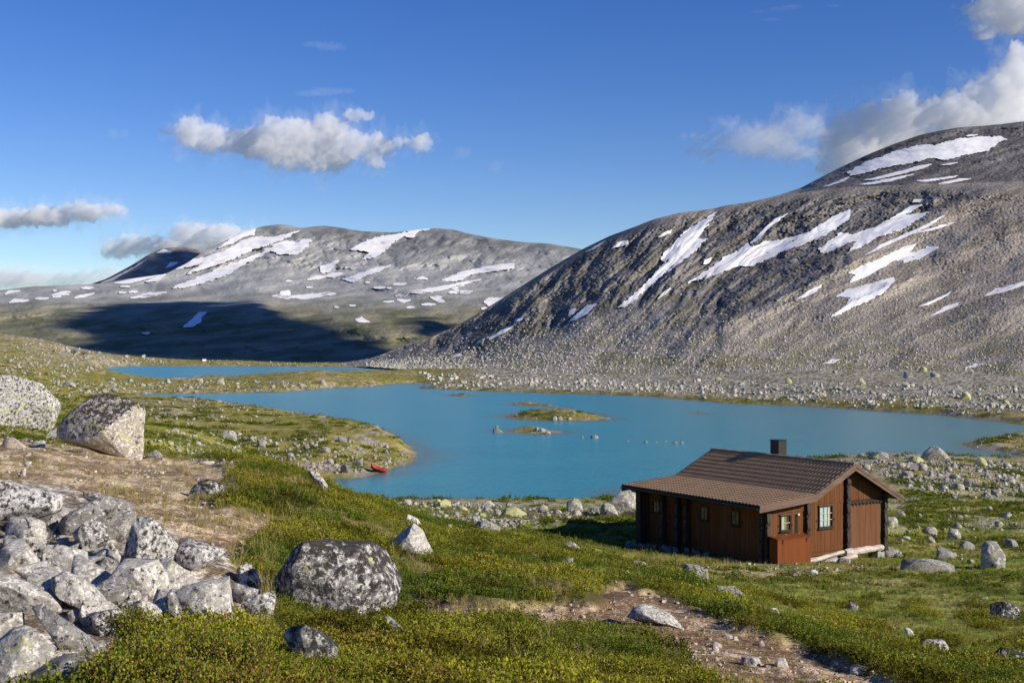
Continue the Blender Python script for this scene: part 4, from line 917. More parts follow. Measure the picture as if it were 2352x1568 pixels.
add_rock(zD((930,590),(1000,560),(1170,660),(1000,740)),'red','small tan stone in the dark crack of the pile',PG,sub=3)
add_rock(zD((1180,610),(1600,540),(1780,620),(1790,930),(1400,930),(1300,760)),'spot','pitted rock with black holes behind the bushes',PG,depth=.8,sub=5)
add_rock(zD((1180,300),(1420,180),(1700,260),(1640,440),(1400,500)),'grey','brown grey rounded rock among the rubble above the pitted rock',PG,sub=4)
add_rock(zC_((20,960),(110,960),(240,1040),(200,1110),(20,1090)),'white','bright white lump in the rubble left of the ribbed outcrop',PG,sub=3)
add_rock(zC_((20,1130),(110,1080),(200,1120),(180,1240),(60,1260)),'pale','round pale stone under the bright white lump',PG,sub=3)
add_rock(zC_((400,1180),(450,1090),(540,1110),(580,1200),(520,1290),(420,1300)),'grey','grey wedge standing in the rubble beside the dark narrow ledge',PG,sub=4)
add_rock(zC_((140,1430),(300,1350),(480,1300),(580,1390),(430,1470),(240,1440)),'white','long white stone lowest in the rubble',PG,sub=4)
add_rock(zC_((140,940),(200,885),(340,890),(350,920),(200,950)),'grey','flat grey stone lying under the ribbed outcrop',PG,sub=3)
for cx,by,w,h in [(60,1250,100,62),(150,1318,112,66),(300,1372,116,76),(395,1420,96,66),(232,1440,112,62),(36,1318,104,66),(205,1350,92,58),(330,1440,90,60),(110,1392,120,64)]:
    add_rock(box_(cx,by,w,h),'pale','pale angular block jammed in the middle of the tumbled pile',PG,sub=4,depth=1.1)
# single boulders in the heath
add_rock(zE((150,750),(250,550),(300,480),(480,440),(620,430),(790,475),(870,620),(912,690),(905,800),(985,905),(870,990),(700,940),(560,870),(300,880),(180,810)),'dark','large dark boulder with black lichen in the middle of the heath',depth=.85,sub=5,name='boulder',cat=BR)
add_rock(zE((215,1080),(260,1012),(450,1030),(592,1160),(580,1225),(400,1245),(300,1190)),'dark','small dark boulder half buried in red heath, nearest the lower edge',sub=4,name='boulder',cat=BR)
HG='stones lying in the heath'
for lab,mt,p in [('pointed pale rock with a brown tuft on it, behind the dark boulder','pale',((940,490),(1080,368),(1130,410),(1200,530),(1090,545),(980,535))),
 ('slanting white slab just behind the dark boulder','spot',((343,385),(375,348),(560,400),(592,435),(470,445))),
 ('two faced rock, dark on one side, at the edge of the shore stones','spot',((1505,392),(1550,320),(1600,313),(1682,355),(1682,387),(1560,397))),
 ('crusted white outcrop on the brink of the heath slope above the bay','spot',((395,-30),(450,-25),(500,30),(516,70),(492,102),(450,80))),
 ('small white rock in the heath before the cabin shadow','white',((1868,562),(1900,523),(1942,530),(1930,570))),
 ('small square pale rock beside a red tuft','pale',((2098,612),(2120,570),(2167,563),(2187,617))),
 ('pale rock at the edge of the cabin shadow','pale',((2118,455),(2160,442),(2222,490),(2212,522),(2150,500))),
 ('white ridge of rock where the heath slope meets the shore stones','white',((1020,315),(1060,280),(1120,310),(1155,352),(1080,352))),
 ('thin grey edge of rock below the dark boulder','grey',((925,985),(960,975),(1130,1085),(1050,1085)))]:
    add_rock(zE(*p),mt,lab,HG,sub=4)
add_rock([(428,1138),(445,1112),(490,1102),(513,1112),(508,1128),(470,1141)],'dark','dark oval rock with green lichen at the side of the path',HG,sub=4)
for lab,mt,cx,by,w,h in [('white rock nearest below the cabin front, in the heath crest','spot',345,375,115,52),('pale speckled rock on the crest of the heath below the cabin','spot',635,420,130,75),('striped boulder at the foot of the crest below the cabin','grey',808,545,160,100),
 ('small dark upright stone on the path beside the slab','dark',818,680,44,52),('brownish stone standing on the path','red',978,765,36,27),('small pink stone leaning on another on the path','red',735,795,36,36),('stone with a flat top behind the small pink stone','red',745,770,50,25),
 ('largest pale stone lying on the lower path','pale',930,872,98,50),('rounded pale stone right of the largest one on the lower path','pale',1082,875,74,40),('flat white stone on the lower path near the picture bottom','white',1495,902,95,38),('thin flat stone at the middle of the lower path','red',800,722,55,18),('low pale stone at the left rim of the lower path','pale',668,788,38,24),
 ('small pale stone behind the striped boulder','pale',1040,605,62,42),('dark boulder with greenish top alone in the meadow','dark',1462,578,58,50),('white triangular stone in the meadow','white',1756,715,46,40),('big dark rounded boulder in the meadow at the right edge','dark',2268,635,130,105),
 ('crusted rock breaking out of the heath crest','spot',1880,792,170,62),('dark rock ridge cut by the right edge','dark',2290,860,190,80),('broad low slab right of the cabin','grey',1850,378,290,72),('flat grey rock between cabin corner and broad low slab','grey',1658,300,125,46),('grey block with shaded side uphill of the leaning boulder','grey',2055,262,78,46),
 ('squarish grey rock left of the leaning boulder','grey',1945,310,100,50),('tall leaning boulder with ribs, right of the cabin','mid',2190,360,130,125),('pale rock left of the tall leaning boulder foot','mid',2075,332,35,22),('white peaked stone in the grass right of the cabin','mid',1865,186,75,40),('small white stone beside the white peaked stone','mid',1735,210,50,22),
 ('pale rock sheltering against the rear cabin corner','mid',1652,142,80,52),('small white stone in front of the cabin chest','white',1250,390,50,22),('grey stone at the foot of the long white log','grey',1412,332,70,28),('flat stone at the foot of the storage chest','grey',1170,325,62,18)]:
    add_rock(zF(*box_(cx,by,w,h)),mt,lab,HG,sub=4 if w>70 else 3)
add_rock(zF((270,612),(300,565),(350,540),(430,556),(510,600),(578,662),(420,652)),'pale','low curved slab in the middle of the lower path',HG,sub=5,depth=1.6,amp=.045)
# shore boulders
SG2='boulders along the lake shore'
for lab,mt,p in [('largest boulder on the shore behind the cabin, a pale dome at the water','mid',zG((1072,740),(1100,700),(1190,634),(1240,640),(1300,690),(1350,750),(1340,780),(1210,775))),
 ('smooth sloping boulder touching the left foot of the pale dome','green',zG((985,775),(1020,725),(1060,728),(1115,760),(1110,785))),
 ('split boulder at the water between roof and pale dome','mid',zG((628,740),(645,695),(710,680),(780,700),(797,745),(700,756))),
 ('low boulder left of the split boulder','mid',zG((505,735),(530,705),(580,705),(600,735))),
 ('blocky boulder right of the pale dome','green',zG((1560,810),(1575,755),(1610,735),(1660,760),(1690,810),(1640,825))),
 ('rounded boulder in the grass far right of the pale dome','mid',zG((1815,835),(1830,795),(1880,785),(1902,815),(1895,840))),
 ('shaded boulder in the grass near the right edge behind the cabin','mid',zG((1828,965),(1850,935),(1905,910),(1932,940),(1930,970))),
 ('small pointed boulder in the grass behind the roof end','mid',zG((1178,1070),(1195,1045),(1215,1035),(1245,1072))),
 ('small boulder in the water beside the split boulder','mid',zG((870,745),(890,717),(925,730),(935,748)))]:
    add_rock(p,mt,lab,SG2,sub=4)
for lab,mt,p in [('pale knobbly boulder standing at the tip of the near shore','mid',zE((2130,258),(2133,190),(2178,168),(2232,200),(2236,250))),('small grey boulder beside the knobbly one at the waterline','mid',zE((2284,245),(2295,215),(2330,213),(2350,240))),
 ('broad green tinged boulder among the near shore stones','green',zE((1675,285),(1720,235),(1790,223),(1852,262),(1800,290))),('yellowish boulder in the middle of the near shore stones','green',zE((1370,245),(1400,198),(1450,215),(1462,245))),('longest pale green boulder at the back of the near shore stones','green',zE((1235,210),(1300,163),(1352,185),(1355,214),(1290,215))),('low greenish stone among the near shore rubble','green',zE((1530,280),(1550,252),(1580,255),(1590,280)))]:
    add_rock(p,mt,lab,SG2,sub=4)
for lab,cx,by,w,h in [('great pale boulder beside the rear corner of the cabin',1438,1190,76,58),('pale boulder at the water left of the cabin roof',1398,1190,44,28),('boulder peeping out above the great pale one',1452,1152,40,22)]:
    add_rock(box_(cx,by,w,h),'mid',lab,SG2,sub=4)
# stones in the lake
LG='stones standing out of the lake'
for lab,cx,by,w,h in [('rounded pale stone left of the lower islet',1143,993,22,8),('pale stone in the open lake right of the lower islet',1366,1006,17,7),('tiny stone left of the pale stone in open water',1337,1005,7,4),('tiny stone above the rounded pale stone',1141,981,9,3.5),('flat grey stone in the bay under the heath slope',731,1109,32,10)]:
    h=lakept(cx,by); add_rock(box_(cx,by,w,w*.42),'grey',lab,LG,sub=3,Y=h[1],sink=.4)
LN='row of small stones across the open lake'
for cx,by,w in [(1442,1013.5,6),(1484,1016,10),(1508.5,1016.5,6),(1530,1014.5,6),(1551,1018,12),(1566,1017.5,9),(1552,1022.5,4)]:
    h=lakept(cx,by); add_rock(box_(cx,by,w,w*.38),'grey','one of the row of small stones breaking the water left of the roof',LN,sub=2,Y=h[1],sink=.4)
for lab,cx,by,w,h in [('twin left block on the near side of the larger islet',1274,965.5,13,10),('twin right block on the near side of the larger islet',1287,965.5,12,9),('small block near the right end of the larger islet',1309,964,10,6),('white stone on top of the larger islet',1318,949,12,5),('dark horned rock on the lower islet',1232,992,14,12),('pale rock beside the horned rock on the lower islet',1246,992,15,8),('flat rock at the lower rim of the lower islet',1258,997,15,7)]:
    add_rock(box_(cx,by,w,h),'mid' if 'dark' not in lab else 'grey',lab,'stones on the islets',sub=3)
# looser fields of stones, each stone its own object
def inpoly(p,x,y): return sdist(np.array([x],float),np.array([y],float),p)[0]<0
def field_rocks(poly,n,w0,w1,mats,label,group,seed,asp=(.45,.8),land=True,wmin=None):
    r=np.random.default_rng(seed); p=np.array(poly); x0,y0=p.min(0);x1,y1=p.max(0); c=0
    for _ in range(n*12):
        if c>=n: break
        x=r.uniform(x0,x1);y=r.uniform(y0,y1)
        if not inpoly(poly,x,y): continue
        w=w0*(w1/w0)**(r.random()**1.7); h=w*r.uniform(*asp)
        g=hit(x,y)
        if g is None: continue
        if bil(WS,DX0,DX1,LY0,LY1,np.array([g[0]/g[1]]),np.array([math.log(g[1])]))[0]<.3: continue
        if any(abs(x-q[0])<.5*(w+q[1]) and abs(y-q[2])<.35*(h+q[3]) for q in taken): continue
        taken.append((x,w,y,h)); m=mats[r.integers(len(mats))]
        add_rock(box_(x,y,w,h),m,label,group,sub=3 if w<26 else 4,seed=int(r.integers(9999)),Y=g[1]); c+=1
taken=[]
PROM=[(330,1010),(400,1050),(500,1068),(600,1085),(720,1080),(800,1092),(880,1078),(950,1050),(880,1020),(800,1010),(650,1005),(520,995),(400,985)]
field_rocks(PROM,42,9,34,['mid','mid','grey'],'grey stone in the stony grass of the headland','stones on the headland',11)
NEAR=[(870,1158),(1000,1152),(1170,1162),(1260,1175),(1420,1168),(1400,1185),(1230,1195),(1180,1215),(1060,1222),(960,1195)]
field_rocks(NEAR,48,9,30,['mid','mid','pale','green'],'pale stone in the field of stones on the near shore left of the cabin','stones of the near shore',12)
RSH=[(1890,1062),(2060,1058),(2345,1060),(2352,1140),(2200,1150),(2080,1120),(2000,1085)]
field_rocks(RSH,40,9,34,['mid','mid','grey'],'pale stone on the rocky shore behind the cabin','stones of the rocky shore',13)
RGR=[(2070,1165),(2345,1165),(2345,1290),(2120,1290),(2060,1260)]
field_rocks(RGR,16,9,30,['mid','grey'],'pale stone in the grass right of the cabin','stones in the grass right of the cabin',14)
STR=[(250,872),(330,880),(440,872),(560,874),(690,878),(800,886),(700,893),(560,901),(420,902),(330,900),(200,905),(120,880)]
field_rocks(STR,26,9,24,['mid'],'pale stone on the land between the two lakes','stones between the lakes',15)
SCB=[(1350,880),(1700,850),(2352,800),(2352,930),(2150,930),(1900,920),(1700,912),(1450,898)]
field_rocks(SCB,16,12,26,['mid','green'],'large block at the foot of the scree across the lake','blocks at the foot of the scree',16)
# rubble of the pile, and stones on the paths, pebbles: too many to count
def blocks(sub,amp):
    out=[]
    for s in range(14):
        r=np.random.default_rng(900+s); V,F=ico(sub)
        P=V*2.2; hx=[r.uniform(.75,1.),r.uniform(.55,.9),r.uniform(.4,.75)]; pl=[]
        for ax in range(3):
            for sg in (-1,1):
                n=r.normal(size=3)*.22; n[ax]+=sg; n/=np.linalg.norm(n); pl.append((n,hx[ax]*r.uniform(.7,1.05)))
        for k in range(5):
            n=r.normal(size=3); n/=np.linalg.norm(n); pl.append((n,r.uniform(.62,.95)))
        for it in range(4):
            for n,d in pl: e=P@n-d; P=P-np.maximum(e,0)[:,None]*n
        out.append((finish(P,s,amp,1.),F))
    return out
K12=blocks(2,.035); KLOW=blocks(1,.02)
def cloud_of_rocks(name,pts,size,mat,seed,kmax=10,cols=None,sinkf=.2,kind='stuff',lib=None):
    r=np.random.default_rng(seed); Vs=[];Fs=[];o=0; cs=[]
    for i,(p,s) in enumerate(zip(pts,size)):
        P,F=(lib or K12)[r.integers(kmax)]; a=r.uniform(0,6.28); c,sn=math.cos(a),math.sin(a); tl=r.normal()*.25
        M=np.array([[c,-sn,0],[sn,c,0],[0,0,1]])@np.array([[1,0,0],[0,math.cos(tl),-math.sin(tl)],[0,math.sin(tl),math.cos(tl)]])
        Vs.append(P@M.T*s*.5+np.array([p[0],p[1],p[2]+s*sinkf*.5])); Fs.append(F+o); o+=len(P)
        if cols is not None: cs.append(np.repeat(cols[i][None],len(P),0))
    ob=mesh_np(name,np.concatenate(Vs),np.concatenate(Fs),mat,np.concatenate(cs) if cols is not None else None)
    return tag(ob,kind=kind)
M_STONE=bumpmix('loose_stone')
t=NT('rubble_stone'); c=t.attr()[0]; o=t.pos(); n=t.noise(9,5,.65,o); w=t.noise(30,6,.75,o); d=t.noise(18,7,.78,t.node('VectorMath',{0:o,1:(3.,8.,1.)},operation='ADD').outputs[0])
c=t.mixc(1,c,t.ramp(n,[(.3,(.62,.60,.58)),(.7,(1.2,1.2,1.18))]),'MULTIPLY'); c=t.mixc(t.ramp(w,[(.53,0.),(.60,.9)]),c,(.64,.61,.56)); c=t.mixc(t.ramp(d,[(.55,0.),(.60,.9)]),c,(.04,.036,.032))
t.bsdf(Base_Color=c,Roughness=.95,Specular_IOR_Level=.1,Normal=t.bump(t.math('ADD',n,d),.7,.03)); M_RUB=t.m
def stone_cols(n,seed,lo=.75,hi=1.25,base=(.32,.30,.26)):
    r=np.random.default_rng(seed); b=np.array(base); k=r.uniform(lo,hi,n)[:,None]; tint=r.normal(size=(n,1))*.012*np.array([1.,.6,.2])
    return np.clip(b*k+tint,.02,.8)
def sample_poly(poly,n,seed,sizes,pw=2.,filt=None):
    r=np.random.default_rng(seed); p=np.array(poly,float); x0,y0=p.min(0);x1,y1=p.max(0)
    x=r.uniform(x0,x1,n*3);y=r.uniform(y0,y1,n*3); k=sdist(x,y,p)<0; x,y=x[k][:n],y[k][:n]; out=[];sz=[]
    for a,b in zip(x,y):
        g=hit(a,b)
        if g is None: continue
        if g[1]>60 and bil(WS,DX0,DX1,LY0,LY1,np.array([g[0]/g[1]]),np.array([math.log(g[1])]))[0]<-.4: continue
        if filt and not filt(g): continue
        out.append(g); sz.append(sizes[0]*(sizes[1]/sizes[0])**(r.random()**pw)*g[1]/FP)
    return np.array(out),np.array(sz)
RUB=[(-20,1190),(60,1195),(140,1240),(240,1275),(330,1310),(400,1370),(440,1450),(380,1470),(260,1420),(120,1340),(40,1300),(-20,1290)]
P_,S_=sample_poly(RUB,210,31,(9,46),1.5); cloud_of_rocks('rubble',P_,S_,M_RUB,31,14,stone_cols(len(P_),31,base=(.40,.37,.325)),.25)
P_=[];S_=[]
for q,n,sz,sd in ((PATHS[0],1100,(2.2,13),41),(PATHS[1],1000,(2.2,16),42),(PATHS[3],200,(2.5,12),43),(FIELD,140,(3,13),44),([(500,1080),(720,1110),(900,1190),(1300,1260),(1500,1330),(1300,1390),(700,1240),(560,1200)],90,(4,16),45),([(900,1420),(1400,1450),(1600,1560),(800,1560)],40,(5,18),46)):
    a,b=sample_poly(q,n,sd,sz,3.); P_.append(a);S_.append(b)
P_=np.concatenate(P_);S_=np.concatenate(S_); cloud_of_rocks('gravel',P_,S_,M_STONE,41,10,stone_cols(len(P_),41,base=(.42,.36,.30)),.1)
P_=[];S_=[]
for q,n,sz,sd in ((PROM,900,(3,14),51),(NEAR,1200,(3,13),52),(RSH,1000,(3,13),53),(RGR,160,(3,12),54),(STR,500,(2.5,9),55),([(0,800),(100,785),(300,818),(420,832),(240,845),(160,870),(220,900),(100,930),(0,900)],800,(2.5,13),56),([(470,828),(900,834),(900,842),(440,840)],200,(2,6),57),([(2210,1018),(2352,995),(2352,1045),(2250,1030)],60,(3,9),58),(ISL[0],26,(2,6),59),(ISL[1],12,(2,6),60),([(340,915),(520,925),(700,950),(600,968),(520,980),(340,970)],160,(3,12),61)):
    a,b=sample_poly(q,n,sd,sz,2.2); P_.append(a);S_.append(b)
P_=np.concatenate(P_);S_=np.concatenate(S_); cloud_of_rocks('shore_rubble',P_,S_,M_STONE,51,10,stone_cols(len(P_),51),.25,lib=KLOW)
# scree of the slope across the lake
r=np.random.default_rng(61)
P_=[];S_=[]
while len(P_)<15000:
    i=int(abs(r.normal())*.42*HR.V.shape[0]*.62); j=r.integers(HR.X2.shape[1])
    if i>=HR.X2.shape[0]-4: continue
    x,y=HR.X2[i,j],HR.YD[i,j]
    if x>2480 or x<840: continue
    if y<720 and sdist(np.array([x]),np.array([y]),CLIFF_SHADE)[0]<0 and r.random()<.8: continue
    g=fbm(np.array([x/70.]),np.array([y/26.]),3,62)[0]
    if r.random()>.55+g: continue
    v=HR.V[i,j]; P_.append(v); px=2.2*(9./2.2)**(r.random()**2.6)*(.6+.4*np.clip((y-500)/350,0,1)); S_.append(px*v[1]/FP)
a,b=sample_poly([(960,868),(1200,876),(1500,890),(1750,908),(2000,922),(2352,950),(2352,965),(2200,952),(2000,940),(1700,922),(1450,905),(1000,893)],900,63,(2.2,13),2.8,lambda g:fbm(np.array([g[0]/9.]),np.array([g[1]/14.]),3,70)[0]>0); P_=np.concatenate([np.array(P_),a]);S_=np.concatenate([S_,b])
a,b=sample_poly([(960,860),(1200,870),(1500,880),(1750,890),(2352,905),(2352,940),(2000,918),(1700,905),(1450,893),(1000,880)],1500,64,(2.2,16),3.0,lambda g:fbm(np.array([g[0]/12.]),np.array([g[1]/20.]),3,69)[0]>-.2); P_=np.concatenate([P_,a]);S_=np.concatenate([S_,b])
a,b=sample_poly([(960,856),(1200,862),(1500,872),(1750,880),(2352,890),(2352,952),(2000,930),(1700,915),(1450,900),(1000,888)],3600,65,(2.,14),3.0,lambda g:fbm(np.array([g[0]/12.]),np.array([g[1]/20.]),3,69)[0]>-.12); P_=np.concatenate([P_,a]);S_=np.concatenate([S_,b])
q_=[]; r=np.random.default_rng(67)
while len(q_)<7000:
    i=int(r.random()**1.3*.42*HR.X2.shape[0]); j=r.integers(HR.X2.shape[1]); x,y=HR.X2[i,j],HR.YD[i,j]
    if 860<x<2460 and r.random()<.62+1.1*fbm(np.array([x/60.]),np.array([y/20.]),3,68)[0]: q_.append((HR.V[i,j],2.0*(8/2.)**(r.random()**2.2)*(.55+.45*np.clip((y-620)/250,0,1))))
P_=np.concatenate([P_,np.array([v for v,_ in q_])]); S_=np.concatenate([S_,np.array([p*v[1]/FP for v,p in q_])])
cloud_of_rocks('scree',P_,S_,M_STONE,61,14,stone_cols(len(P_),61,.6,1.25,(.41,.39,.335)),.2,lib=KLOW)
# ------------------------------------------------------------------ plants
def leaf_mat(name,trans=.35):
    t=NT(name); c=t.attr()[0]; ti=t.node('Attribute',attribute_name='tint',attribute_type='INSTANCER').outputs['Vector']
    c=t.mixc(1,c,ti,'MULTIPLY')
    d=t.node('BsdfDiffuse',{'Color':c}); tr=t.node('BsdfTranslucent',{'Color':c}); m=t.node('MixShader',{0:trans,1:d,2:tr})
    t.l.new(m.outputs[0],t.out.inputs[0]); return t.m
M_LEAF=leaf_mat('heath_leaves'); M_GRASS=leaf_mat('grass_blades',.3)
t=NT('shrub_leaves'); c=t.attr()[0]; d=t.node('BsdfDiffuse',{'Color':c}); tr=t.node('BsdfTranslucent',{'Color':c}); m=t.node('MixShader',{0:.35,1:d,2:tr}); t.l.new(m.outputs[0],t.out.inputs[0]); M_SHRUB=t.m
def leaves_at(P,D,size,r,width=.55):
    """one folded leaf per point P, growing along D"""
    n=len(P); D=D/np.linalg.norm(D,axis=1,keepdims=True); s=np.cross(D,r.normal(size=(n,3))); s/=np.linalg.norm(s,axis=1,keepdims=True); u=np.cross(D,s)
    L=size[:,None]; a=P; b=P+D*L*.5+s*L*width*.5+u*L*.12; c=P+D*L; d=P+D*L*.5-s*L*width*.5+u*L*.12
    V=np.stack([a,b,c,d],1).reshape(-1,3); F=np.arange(4*n).reshape(n,4); return V,F
def heath_clump(seed,n=190,rad=.12,h=.12,lf=(.014,.024)):
    r=np.random.default_rng(seed); ns=26
    a=r.uniform(0,6.28,ns); q=rad*np.sqrt(r.random(ns)); bx=np.stack([q*np.cos(a),q*np.sin(a),0*q],1); hh=h*(1-.55*(q/rad)**2)*r.uniform(.6,1.15,ns)
    tip=bx*1.25+np.stack([r.normal(0,.012,ns),r.normal(0,.012,ns),hh],1)
    k=r.integers(ns,size=n); f=r.random(n)**.6*.95+.05; P=bx[k]+(tip-bx)[k]*f[:,None]+r.normal(0,.006,(n,3))
    D=(tip-bx)[k]*1.2/h*.5+r.normal(0,.55,(n,3)); V,F=leaves_at(P,D,r.uniform(*lf,n),r)
    g=r.random(n); c=mixc(np.array([.085,.12,.010]),np.array([.40,.41,.045]),np.clip(g*.65+.5*f-.15,0,1)); 
    old=r.random(n)<.09; c[old]=np.array([.34,.21,.11])
    return V,F,np.repeat(c,4,0)
def grass_tuft(seed,n=34,h=.16,rad=.05,w=.0028,straw=.35,lean=.5):
    r=np.random.default_rng(seed); a=r.uniform(0,6.28,n); q=rad*np.sqrt(r.random(n)); b=np.stack([q*np.cos(a),q*np.sin(a),0*q-.01],1)
    H=h*r.uniform(.45,1.1,n); d=r.uniform(0,6.28,n); l=lean*H*r.uniform(.2,1,n); dv=np.stack([np.cos(d),np.sin(d),0*d],1); s=np.stack([-np.sin(d),np.cos(d),0*d],1)
    m=b+dv*(l*.3)[:,None]+np.array([0,0,1])*(H*.6)[:,None]; t=b+dv*l[:,None]+np.array([0,0,1])*H[:,None]
    V=np.stack([b-s*w,b+s*w,m+s*w*.8,m-s*w*.8,t+s*w*.15,t-s*w*.15],1).reshape(-1,3); i=np.arange(n)[:,None]*6
    F=np.concatenate([i+np.array([[0,1,2,3]]),i+np.array([[3,2,4,5]])])
    c=mixc(np.array([.17,.21,.025]),np.array([.48,.38,.17]),np.clip((r.random(n)<straw)*.9+r.normal(0,.1,n),0,1))
    return V,F,np.repeat(c,6,0)
def library(name,items,mat):
    col=bpy.data.collections.new(name)
    for V,F,c in items:
        o=mesh_np(name,V,F,mat,c,link=False); col.objects.link(o)
    return col
def scatter(name,P,rot,scale,tint,col):
    n=len(P); o=mesh_np(name,P,np.zeros((0,4),int),attrs={'rot':rot,'scl':scale,'tint':tint})
    g=bpy.data.node_groups.new(name+'_spread','GeometryNodeTree')
    g.interface.new_socket('Geometry',in_out='INPUT',socket_type='NodeSocketGeometry'); g.interface.new_socket('Geometry',in_out='OUTPUT',socket_type='NodeSocketGeometry')
    N=g.nodes;L=g.links; gi=N.new('NodeGroupInput');go=N.new('NodeGroupOutput'); m2p=N.new('GeometryNodeMeshToPoints'); iop=N.new('GeometryNodeInstanceOnPoints'); ci=N.new('GeometryNodeCollectionInfo')
    ci.inputs['Collection'].default_value=col; ci.inputs['Separate Children'].default_value=True; ci.inputs['Reset Children'].default_value=True
    iop.inputs['Pick Instance'].default_value=True
    def na(nm,ty):
        q=N.new('GeometryNodeInputNamedAttribute'); q.data_type=ty; q.inputs[0].default_value=nm; return q.outputs[0]
    rn=N.new('FunctionNodeRandomValue'); rn.data_type='INT'; rn.inputs['Min'].default_value=0; rn.inputs[5].default_value=len(col.objects)-1
    L.new(gi.outputs[0],m2p.inputs[0]); L.new(m2p.outputs[0],iop.inputs['Points']); L.new(ci.outputs[0],iop.inputs['Instance'])
    L.new(rn.outputs[2],iop.inputs['Instance Index']); L.new(na('rot','FLOAT_VECTOR'),iop.inputs['Rotation']); L.new(na('scl','FLOAT'),iop.inputs['Scale']); L.new(iop.outputs[0],go.inputs[0])
    md=o.modifiers.new('spread','NODES'); md.node_group=g
    return tag(o,kind='stuff')
HEATHCOL=library('heath_clump',[heath_clump(s) for s in range(8)],M_LEAF)
GRASSCOL=library('grass_tuft',[grass_tuft(50+s) for s in range(8)],M_GRASS)
TALLCOL=library('straw_tuft',[grass_tuft(80+s,16,.34,.05,.0024,.75,.75) for s in range(5)],M_GRASS)
ZN=lambda Q,X,Y:bil(Q,DX0,DX1,LY0,LY1,X/Y,np.log(Y))
def gather(n,ya,yb,pw,seed):
    r=np.random.default_rng(seed); dx=r.uniform(-.58,.58,n); u=r.random(n)
    # density per square metre falls off as Y**-pw
    k=2-pw; Y=(ya**k+u*(yb**k-ya**k))**(1/k) if abs(k)>1e-6 else ya*(yb/ya)**u
    X=dx*Y; z=ground(X,Y); xd=CX+FP*dx; yd=YH-FP*(z-ZC)/Y
    return r,X,Y,z,xd,yd
def hpick(r,X,Y,xd,yd): return fbm(X/.9,Y/1.3,3,601),fbm(X/3.1,Y/4.2,3,603)
# heath
r,X,Y,z,xd,yd=gather(60000,4.2,33,1.0,71)
a,b=hpick(r,X,Y,xd,yd); so_=ZN(soil,X,Y); fi_=ZN(field,X,Y)
so_=np.maximum(so_,np.maximum(ZN(soil,X,Y*.985),ZN(soil,X,Y*1.012))); keep=(so_<.32)&(sdist(xd,yd,PILE)>-4)
bare=(yd<1310)&(xd<1000)&(a+.6*b<-.28)
left=(xd<560)&(yd>1060)&(yd<1260); keep&=~(left&(a<.30))
keep&=~((fi_>.5)&(a+.5*b<.30))
bp=fbm(X/1.5,Y/2.2,4,615); keep&=~((bp<-.15)&(Y>7))
keep&=~bare
keep&=~((hd_:=np.maximum(np.maximum(-((X-HX)*math.cos(HYAW)+(Y-HY)*math.sin(HYAW)),-(-(X-HX)*math.sin(HYAW)+(Y-HY)*math.cos(HYAW))),-99))<-99)
X,Y,z,a,b,xd,yd=[q[keep] for q in (X,Y,z,a,b,xd,yd)]; n=len(X)
sc_=(.72+.014*Y)*(1+.9*a)*r.uniform(.75,1.25,n)
sc_=np.clip(sc_,.4,1.7)*np.where((r.random(n)<.07)&(Y>9),1.4,1)
c1=np.array([1.,1.,1.]);tn=mixc(np.array([.55,.74,.75]),np.array([1.16,1.12,.95]),sstep(-.3,.35,b+.4*a))
redp=sstep(.18,.42,fbm(X/.8,Y/1.1,3,607)+.25*np.exp(-((xd-650)/160.)**2-((yd-1530)/60.)**2)+.2*np.exp(-((xd-640)/90.)**2-((yd-1110)/30.)**2)-.02)
tn=mixc(tn,np.array([1.1,.62,.9]),redp*.45*r.random(n)**.5)
dk=sstep(.1,.4,fbm(X/1.4,Y/1.8,3,609)); tn=tn*(1-.58*dk)[:,None]; tn*=r.uniform(.5,1.35,n)[:,None]*np.array([.93,.88,1.])
scatter('heath',np.stack([X,Y,z-.012],1),np.stack([r.normal(0,.18,n),r.normal(0,.18,n),r.uniform(0,6.28,n)],1),sc_,tn,HEATHCOL)
# short meadow grass and tufts on worn ground
r,X,Y,z,xd,yd=gather(70000,4.5,75,1.15,73)
a,b=hpick(r,X,Y,xd,yd); so_=ZN(soil,X,Y); fi_=ZN(field,X,Y)
hv_=(X-HX)*math.cos(HYAW)+(Y-HY)*math.sin(HYAW); hu_=-(X-HX)*math.sin(HYAW)+(Y-HY)*math.cos(HYAW)
inside=(hv_>-.02)&(hv_<7.1)&(hu_>-.05)&(hu_<7.9)
p=np.where(fi_>.5,.85,np.where(fbm(X/1.5,Y/2.2,4,615)<-.08,.8,.18))*np.where(so_>.4,np.where((xd<640)&(yd>1105),.55,.12+.35*(a>.2)),1); p=np.where((xd<560)&(yd<1290)&(so_<.6),.6,p); p=np.where(Y>34,.8*(so_<.5),p)
keep=(r.random(len(X))<p)&~inside&(sdist(xd,yd,PILE)>-2)
X,Y,z,a,b,xd,yd,so_,fi_k=[q[keep] for q in (X,Y,z,a,b,xd,yd,so_,fi_)]; n=len(X)
sc_=np.clip((.42+.010*Y)*(1+.4*a)*r.uniform(.6,1.3,n),.25,1.5)
dry=sstep(-.1,.4,fbm(X/2.4,Y/3.2,3,611)+.35*(fi_k<.5)*(Y<34)+.3*np.exp(-((yd-1290)/25.)**2)*(xd>1400)*(xd<2000)+.45*(so_>.3))
tn=mixc(np.array([.85,.92,.75]),np.array([1.22,1.05,1.3]),dry)*r.uniform(.8,1.2,n)[:,None]
tn=mixc(tn,np.array([.45,.55,.5]),.8*sstep(.12,.4,fbm(X/2.2,Y/2.6,3,97)))
scatter('meadow_grass',np.stack([X,Y,z-.01],1),np.stack([r.normal(0,.15,n),r.normal(0,.15,n),r.uniform(0,6.28,n)],1),sc_,tn,GRASSCOL)
